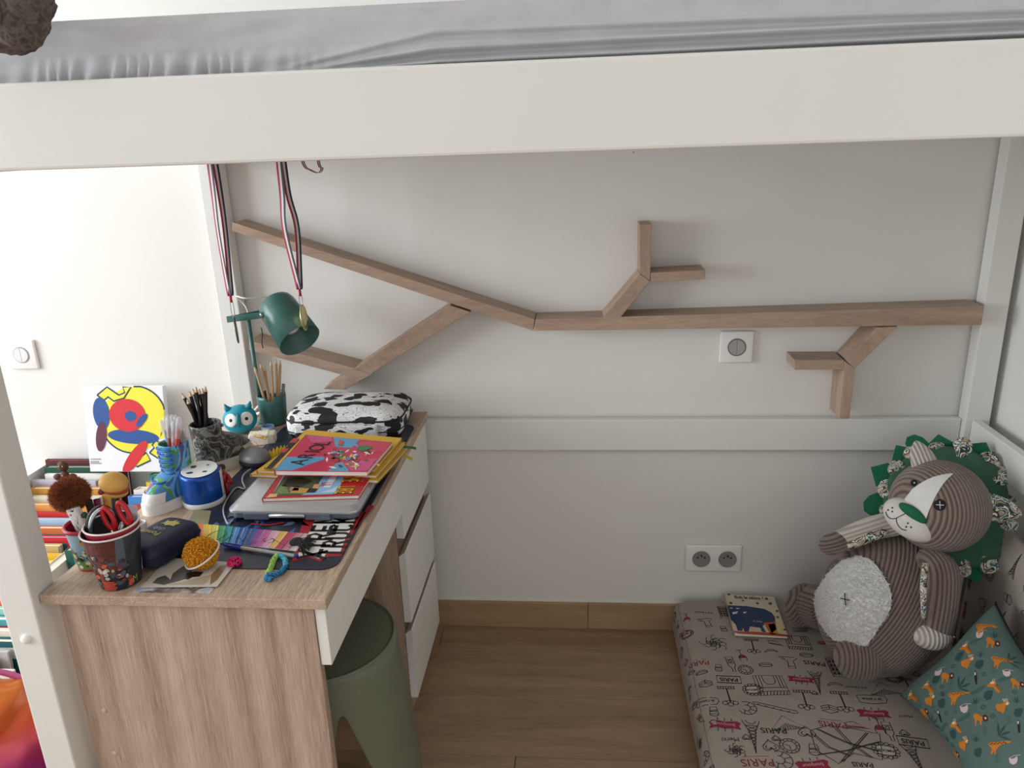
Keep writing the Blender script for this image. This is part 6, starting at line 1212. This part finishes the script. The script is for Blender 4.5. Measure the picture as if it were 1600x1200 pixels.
# ================================================================== plush lion leaning in the corner
def mcols(x, y, z, o): return Matrix(((x.x, y.x, z.x, o.x), (x.y, y.y, z.y, o.y), (x.z, y.z, z.z, o.z), (0, 0, 0, 1)))
class Ell:
    """oriented ellipsoid: local x side, y back, z up"""
    def __init__(s, M, r): s.M = M; s.I = M.inverted(); s.r = V(r)
    def hit(s, px, py, h=0.0):
        o = s.I @ CAM; d = s.I.to_3x3() @ ray(px, py); o2 = V((o.x/s.r.x, o.y/s.r.y, o.z/s.r.z)); d2 = V((d.x/s.r.x, d.y/s.r.y, d.z/s.r.z))
        a, b_, c = d2.dot(d2), 2*o2.dot(d2), o2.dot(o2)-1; D_ = b_*b_-4*a*c
        k = (-b_-math.sqrt(D_))/(2*a) if D_ > 0 else -b_/(2*a)
        p = o2+d2*k
        if D_ <= 0: p.normalize()
        l = V((p.x*s.r.x, p.y*s.r.y, p.z*s.r.z)); n = V((p.x/s.r.x, p.y/s.r.y, p.z/s.r.z)).normalized()
        return s.M @ (l+n*h), (s.M.to_3x3() @ n)
    def mesh(s, u=48, v=32):
        b = BM(); ell(b, (0, 0, 0), s.r, None, u, v); bmesh.ops.transform(b, matrix=s.M, verts=b.verts); return b
m_cord = cord('lion_corduroy', '#4C3D38', '#84726A', 'X', 40, 0.5); m_cordh = cord('lion_corduroy_head', '#54453F', '#8C796F', 'DIAGONAL', 46, 0.7); m_crm = cord('lion_cream_cord', '#A49C92', '#D2CAC0', 'X', 36, 0.4)
m_lea = patches('leaf_print', ['#D9D4C8', '#3F6B6E', '#E4DFD4', '#2E3A3C', '#A89880', '#CFC9BC', '#5A7A78'], 30, 0.8, 'noise', (1, 1.6, 1))
G1, G2 = mat('#0F6746', 0.85, 0.05, 40, 0.2, 900), mat('#3C6650', 0.9, 0.05, 40, 0.2, 900)
Lc = PY(1386, 939, -0.290)
lion = thing('plush_lion', 'large brown corduroy plush lion with green fabric mane on the floor mattress', 'plush toy', V((Lc.x, Lc.y, MZ)))
tl = math.radians(31); bz = (CR*math.sin(tl)+CU*math.cos(tl)).normalized(); by = CF-bz*CF.dot(bz); by.normalize(); bxx = by.cross(bz)
body = Ell(mcols(bxx, by, bz, Lc), (0.151, 0.135, 0.180))
# pear shaped trunk: the upper part narrows into the neck
def trunk(u, v):
    th = 2*PI*u; ph = -PI/2+PI*v; z = math.sin(ph); k = 1-0.16*max(0, z)**1.5; return body.M @ V((0.151*math.cos(ph)*math.cos(th)*k, 0.135*math.cos(ph)*math.sin(th)*k, 0.180*z))
def own(b, name, m, frame_, par=lion, **kw):
    """mesh in world space, kept in a frame of its own so that ribs follow the limb"""
    bmesh.ops.transform(b, matrix=frame_.inverted(), verts=b.verts); o = obj(name, b, m, par, True, **kw); o.matrix_parent_inverse = Matrix(); o.matrix_basis = ROOTM[lion.name].inverted() @ frame_; return o
b = BM(); surf(b, trunk, 64, 44, wu=True); own(b, 'body', m_cord, body.M)
# head
tilt_ = math.radians(38); r1 = (CR*math.cos(tilt_)-CU*math.sin(tilt_)).normalized(); u1 = (CR*math.sin(tilt_)+CU*math.cos(tilt_)).normalized(); yw = math.radians(19)
Fd = (-CF*math.cos(yw)-r1*math.sin(yw)).normalized(); Sd = (r1*math.cos(yw)-CF*math.sin(yw)).normalized(); Ud = Fd.cross(Sd).normalized()
if Ud.dot(u1) < 0: Ud = -Ud
Hc = PY(1467, 790, -0.300)
head = Ell(mcols(Sd, -Fd, Ud, Hc), (0.103, 0.098, 0.102)); own(head.mesh(), 'head', m_cordh, head.M)
HM = head.M
# muzzle, nose, blaze, eyes
mz, _ = head.hit(1416, 815, -0.012)
muz = Ell(mcols(Sd, -Fd, Ud, mz), (0.060, 0.036, 0.039)); m_fel = mat('#DAD6D0', 0.9, 0.03, 60, 0.3, 900)
own(muz.mesh(40, 24), 'muzzle', m_fel, muz.M)
z5 = lambda l: [(1360+x*0.2, 660+y*0.2) for x, y in l]
pr = Print(0.0012, 0.0004); W2 = mat('#DEDCDA', 0.9, 0.03, 60, 0.3, 900)
pr.poly(z5([(245, 635), (280, 585), (330, 520), (385, 482), (440, 450), (500, 425), (560, 410), (610, 402), (650, 402), (605, 440), (570, 480), (540, 525), (508, 580), (480, 640), (458, 690), (440, 740), (425, 775), (330, 705)]), W2, 0)
pr.build('white_blaze', lambda x, y, h: head.hit(x, y, h)[0], lion, res=4)
pr = Print(0.0010, 0.0005)
ea = z5([(342, 475)])[0]; eb = z5([(543, 645)])[0]
EB = mat('#08080A', 0.8)
pr.disc(ea, 5.4, 5.0, EB, 1); pr.disc((ea[0]+1, ea[1]), 1.1, 1.3, W2, 2, n=8)
pr.build('eye', lambda x, y, h: head.hit(x, y, h)[0], lion, res=4); pr = Print(0.0010, 0.0005); pr.disc(eb, 9.6, 9.0, EB, 1, n=24)
for dx, dy in ((6.2, 0.4), (0.3, 6.0)): pr.stroke([(eb[0]-dx, eb[1]-dy), (eb[0]+dx, eb[1]+dy)], 1.0, W2, 2)
pr.build('eye', lambda x, y, h: head.hit(x, y, h)[0], lion, res=4)
n0, nn = muz.hit(*z5([(338, 705)])[0], -0.004); nose = Ell(mcols(Sd, -Fd, Ud, n0), (0.033, 0.016, 0.0125)); own(nose.mesh(28, 16), 'nose', G1, nose.M)
pr = Print(0.0008, 0.0004)
for l in ([(280, 710), (240, 728), (205, 748)], [(205, 748), (170, 752), (140, 738), (125, 712), (124, 697)], [(205, 748), (205, 775), (222, 810), (250, 834), (284, 842)]): pr.stroke([(p.x, p.y) for p in smoothpath([V((x, y, 0)) for x, y in z5(l)], 5)], 1.25, BLK, 0)
for x, y in ((140, 685), (172, 668), (172, 697), (292, 787), (280, 815), (317, 818)): pr.disc(z5([(x, y)])[0], 1.5, 1.5, BLK, 0, n=8)
pr.build('mouth', lambda x, y, h: muz.hit(x, y, h)[0], lion, res=4)
# belly patch with fluff
z6 = lambda l: [(1200+x*0.25, 860+y*0.25) for x, y in l]
bp2 = z6([(560, 40), (640, 60), (685, 105), (720, 160), (752, 215), (770, 280), (765, 360), (735, 420), (690, 480), (655, 540), (615, 592), (540, 580), (480, 572), (415, 558), (365, 500), (325, 440), (305, 380), (298, 320), (310, 260), (340, 210), (400, 130), (470, 68)])
m_flf = mat('#E4E2E0', 0.95, 0.04, 90, 0.4, 500)
pr = Print(0.004, 0.0); pr.poly(bp2, m_flf, 0); pr.build('belly_patch', lambda x, y, h: body.hit(x, y, h)[0], lion, res=4)
def inside(p, pg):
    c = False; j = len(pg)-1
    for i in range(len(pg)):
        if (pg[i][1] > p[1]) != (pg[j][1] > p[1]) and p[0] < (pg[j][0]-pg[i][0])*(p[1]-pg[i][1])/(pg[j][1]-pg[i][1])+pg[i][0]: c = not c
        j = i
    return c
b = BM(); rs = random.Random(9); k = 0; bxn = [min(p[0] for p in bp2), max(p[0] for p in bp2), min(p[1] for p in bp2), max(p[1] for p in bp2)]
while k < 7000:
    px, py = rs.uniform(bxn[0], bxn[1]), rs.uniform(bxn[2], bxn[3])
    if not inside((px, py), bp2): continue
    k += 1; p, n = body.hit(px, py, 0.002); d = (n+V((rs.gauss(0, .45), rs.gauss(0, .45), rs.gauss(-.15, .45)))).normalized(); a = d.orthogonal().normalized()*0.0016; c = d.cross(a)*0.9; tip = p+d*rs.uniform(0.005, 0.0095)
    vs = [b.verts.new(p+a), b.verts.new(p-a*0.5+c), b.verts.new(p-a*0.5-c), b.verts.new(tip)]
    for f in ((0, 1, 3), (1, 2, 3), (2, 0, 3)): b.faces.new([vs[i] for i in f])
fl_ = obj('belly_fluff', b, m_flf, lion, True, world=True); fl_['kind'] = 'stuff'
b = BM(); cx, cy = z6([(498, 308)])[0]
for dx, dy in ((6.5, 1.3), (0.8, 9)): tube(b, [body.hit(cx-dx, cy-dy, 0.0115)[0], body.hit(cx, cy, 0.012)[0], body.hit(cx+dx, cy+dy, 0.0115)[0]], 0.0011, 6)
obj('navel_stitch', b, BLK, lion, True, world=True)
# limbs
def limb(pts, rad, n=20): 
    b = BM(); pp = smoothpath(pts, 5); k = len(pp); rr_ = []
    for i in range(k):
        f = i/(k-1)*(len(rad)-1); j = min(int(f), len(rad)-2); rr_.append(rad[j]+(rad[j+1]-rad[j])*(f-j))
    tube(b, pp, rr_, n); return b
def lframe(a, c):
    z = (c-a).normalized(); x = z.cross(CF).normalized(); return mcols(x, z.cross(x), z, a)
def blobell(c, axis, r):
    z = axis.normalized(); x = z.cross(CF).normalized(); return Ell(mcols(x, z.cross(x), z, c), r)
# arm at the right of the body, hanging down, with cream paw
pa = [PY(1450, 872, -0.330), PY(1470, 892, -0.385), PY(1472, 930, -0.405), PY(1466, 970, -0.412), PY(1461, 988, -0.412)]
own(limb(pa, [0.028, 0.036, 0.034, 0.032, 0.031]), 'arm', m_cord, lframe(pa[1], pa[3]))
hb = blobell(PY(1455, 993, -0.420), pa[3]-pa[1], (0.041, 0.036, 0.030)); own(hb.mesh(32, 20), 'paw', m_crm, hb.M)
b = limb([PY(1446, 880, -0.420), PY(1443, 915, -0.440), PY(1443, 968, -0.440)], [0.006, 0.007, 0.004], 10); obj('arm_lining', b, m_lea, lion, True, world=True)
# arm at the left, held out
pl = [PY(1400, 818, -0.275), PY(1368, 824, -0.275), PY(1335, 836, -0.28), PY(1306, 848, -0.285)]
own(limb(pl, [0.028, 0.027, 0.026, 0.024]), 'arm', m_crm, lframe(pl[0], pl[3]))
pb = blobell(PY(1304, 849, -0.288), pl[3]-pl[0], (0.026, 0.028, 0.036)); own(pb.mesh(28, 18), 'paw', m_cord, pb.M)
b = limb([PY(1384, 829, -0.297), PY(1355, 840, -0.300), PY(1323, 853, -0.302)], [0.010, 0.013, 0.011], 12); obj('arm_lining', b, m_lea, lion, True, world=True)
# legs
lf = [PY(1300, 955, -0.22), PY(1278, 948, -0.17), PY(1258, 946, -0.145)]
own(limb(lf, [0.055, 0.056, 0.050]), 'leg', m_cord, lframe(lf[0], lf[2])); f2 = blobell(PY(1257, 946, -0.147), CU*0.8+CR*0.35, (0.050, 0.045, 0.058)); own(f2.mesh(32, 20), 'foot', m_cord, f2.M)
lf = [PY(1365, 1000, -0.33), PY(1352, 1018, -0.375), PY(1346, 1028, -0.392)]
own(limb(lf, [0.056, 0.056, 0.050]), 'leg', m_cord, lframe(lf[0], lf[2])); f3 = blobell(PY(1345, 1026, -0.392), CU, (0.060, 0.045, 0.055)); own(f3.mesh(32, 20), 'foot', m_cord, f3.M)
# mane: muted green collar, petals of green felt and of leaf print
MC = HM @ V((0, 0.040, 0))+CR*0.042
def mp(r, a, y):
    p = MC+Sd*(r*math.cos(a))+Ud*(r*math.sin(a)*0.97)-Fd*y; p.x = min(p.x, 0.962); return p
b = BM(); NP = 16
def collar(u, v):
    a = 2*PI*u; rr_ = 0.075+(0.058+0.010*abs(math.sin(a*NP/2))**0.6)*v; return mp(rr_, a, 0.006+0.010*v+0.003*math.sin(a*7))
surf(b, collar, 170, 6, wu=True); o = obj('mane_collar', b, G2, lion, True, world=True); md = o.modifiers.new('t', 'SOLIDIFY'); md.thickness = 0.004
rs = random.Random(4)
for i in range(NP):
    a = 2*PI*(i+0.5)/NP; r_in, r_out = 0.118, 0.178+rs.uniform(-0.008, 0.008); w_ = 0.028+rs.uniform(-0.002, 0.004); y = 0.026+rs.uniform(0, 0.008); b = BM(); tw = rs.uniform(-0.14, 0.14)
    shp = [(-0.8, 0), (-1.05, 0.62), (0, 1.0), (1.05, 0.62), (0.8, 0)] if i % 3 else [(-0.8, 0), (-1.0, 0.45), (-0.8, 0.8), (-0.35, 0.98), (0.35, 0.98), (0.8, 0.8), (1.0, 0.45), (0.8, 0)]
    pts = [mp(r_in+(r_out-r_in)*k, a+tw*k+s_*w_/(r_in+(r_out-r_in)*k), y+0.006*k*k) for s_, k in shp]; prism(b, pts, [p-Fd*0.0028 for p in pts], 0.0006); obj('mane_petal', b, G1, lion, world=True)
for i in range(NP):
    a = 2*PI*i/NP+rs.uniform(-0.04, 0.04); b = BM(); c = mp(0.140+rs.uniform(-0.004, 0.006), a, 0.022); rad = Sd*math.cos(a)+Ud*math.sin(a); tan = Fd.cross(rad)
    wq, lq = 0.019+rs.uniform(-0.003, 0.003), 0.046+rs.uniform(-0.006, 0.006)
    surf(b, lambda u, v: V((wq*(0.75+0.35*math.sin(PI*min(1, v*0.9)))*math.copysign(abs(math.cos(2*PI*u))**0.8, math.cos(2*PI*u))*(1-v**6)**0.5, (0.007*math.sin(2*PI*u)+0.003*noise.noise(V((u*6, v*5, i))))*(1-v**4)**0.5, -0.024+lq*v)), 20, 12, wu=True)
    bmesh.ops.transform(b, matrix=mcols(tan, -Fd, rad, c), verts=b.verts); obj('mane_tuft', b, m_lea, lion, True, world=True)
# ears
for sd_, dirl, L_, m_e, m_i in ((-1, V((-0.80, 0.05, 0.60)), 0.052, m_crm, mat('#B9ADA2', 0.9, 0.05, 60)), (1, V((0.90, 0.05, 0.42)), 0.062, m_lea, mat('#8A716A', 0.9, 0.08, 60))):
    lp = V((sd_*0.080, -0.020, 0.058)); d = (HM.to_3x3() @ dirl).normalized(); basep = HM @ lp; sd = d.cross(CF).normalized(); fr = mcols(sd, d.cross(sd), d, basep)
    b = BM(); surf(b, lambda u, v: fr @ V((0.030*(1-v**2.2)**0.8*math.cos(2*PI*u), 0.010*(1-v**3)**0.6*math.sin(2*PI*u), -0.012+(L_+0.012)*v)), 28, 12, wu=True); own(b, 'ear', m_e, fr)
    b = BM(); surf(b, lambda u, v: fr @ V((0.024*(1-v**2)**0.8*(u if sd_ > 0 else 2*u-1)*(-1 if sd_ > 0 else 1), -0.0115*(1-v**3)**0.6*math.cos((u if sd_ > 0 else 2*u-1)*0.8)-0.0012, 0.002+(L_*0.80)*v)), 12, 10); own(b, 'ear_lining', m_i, fr)
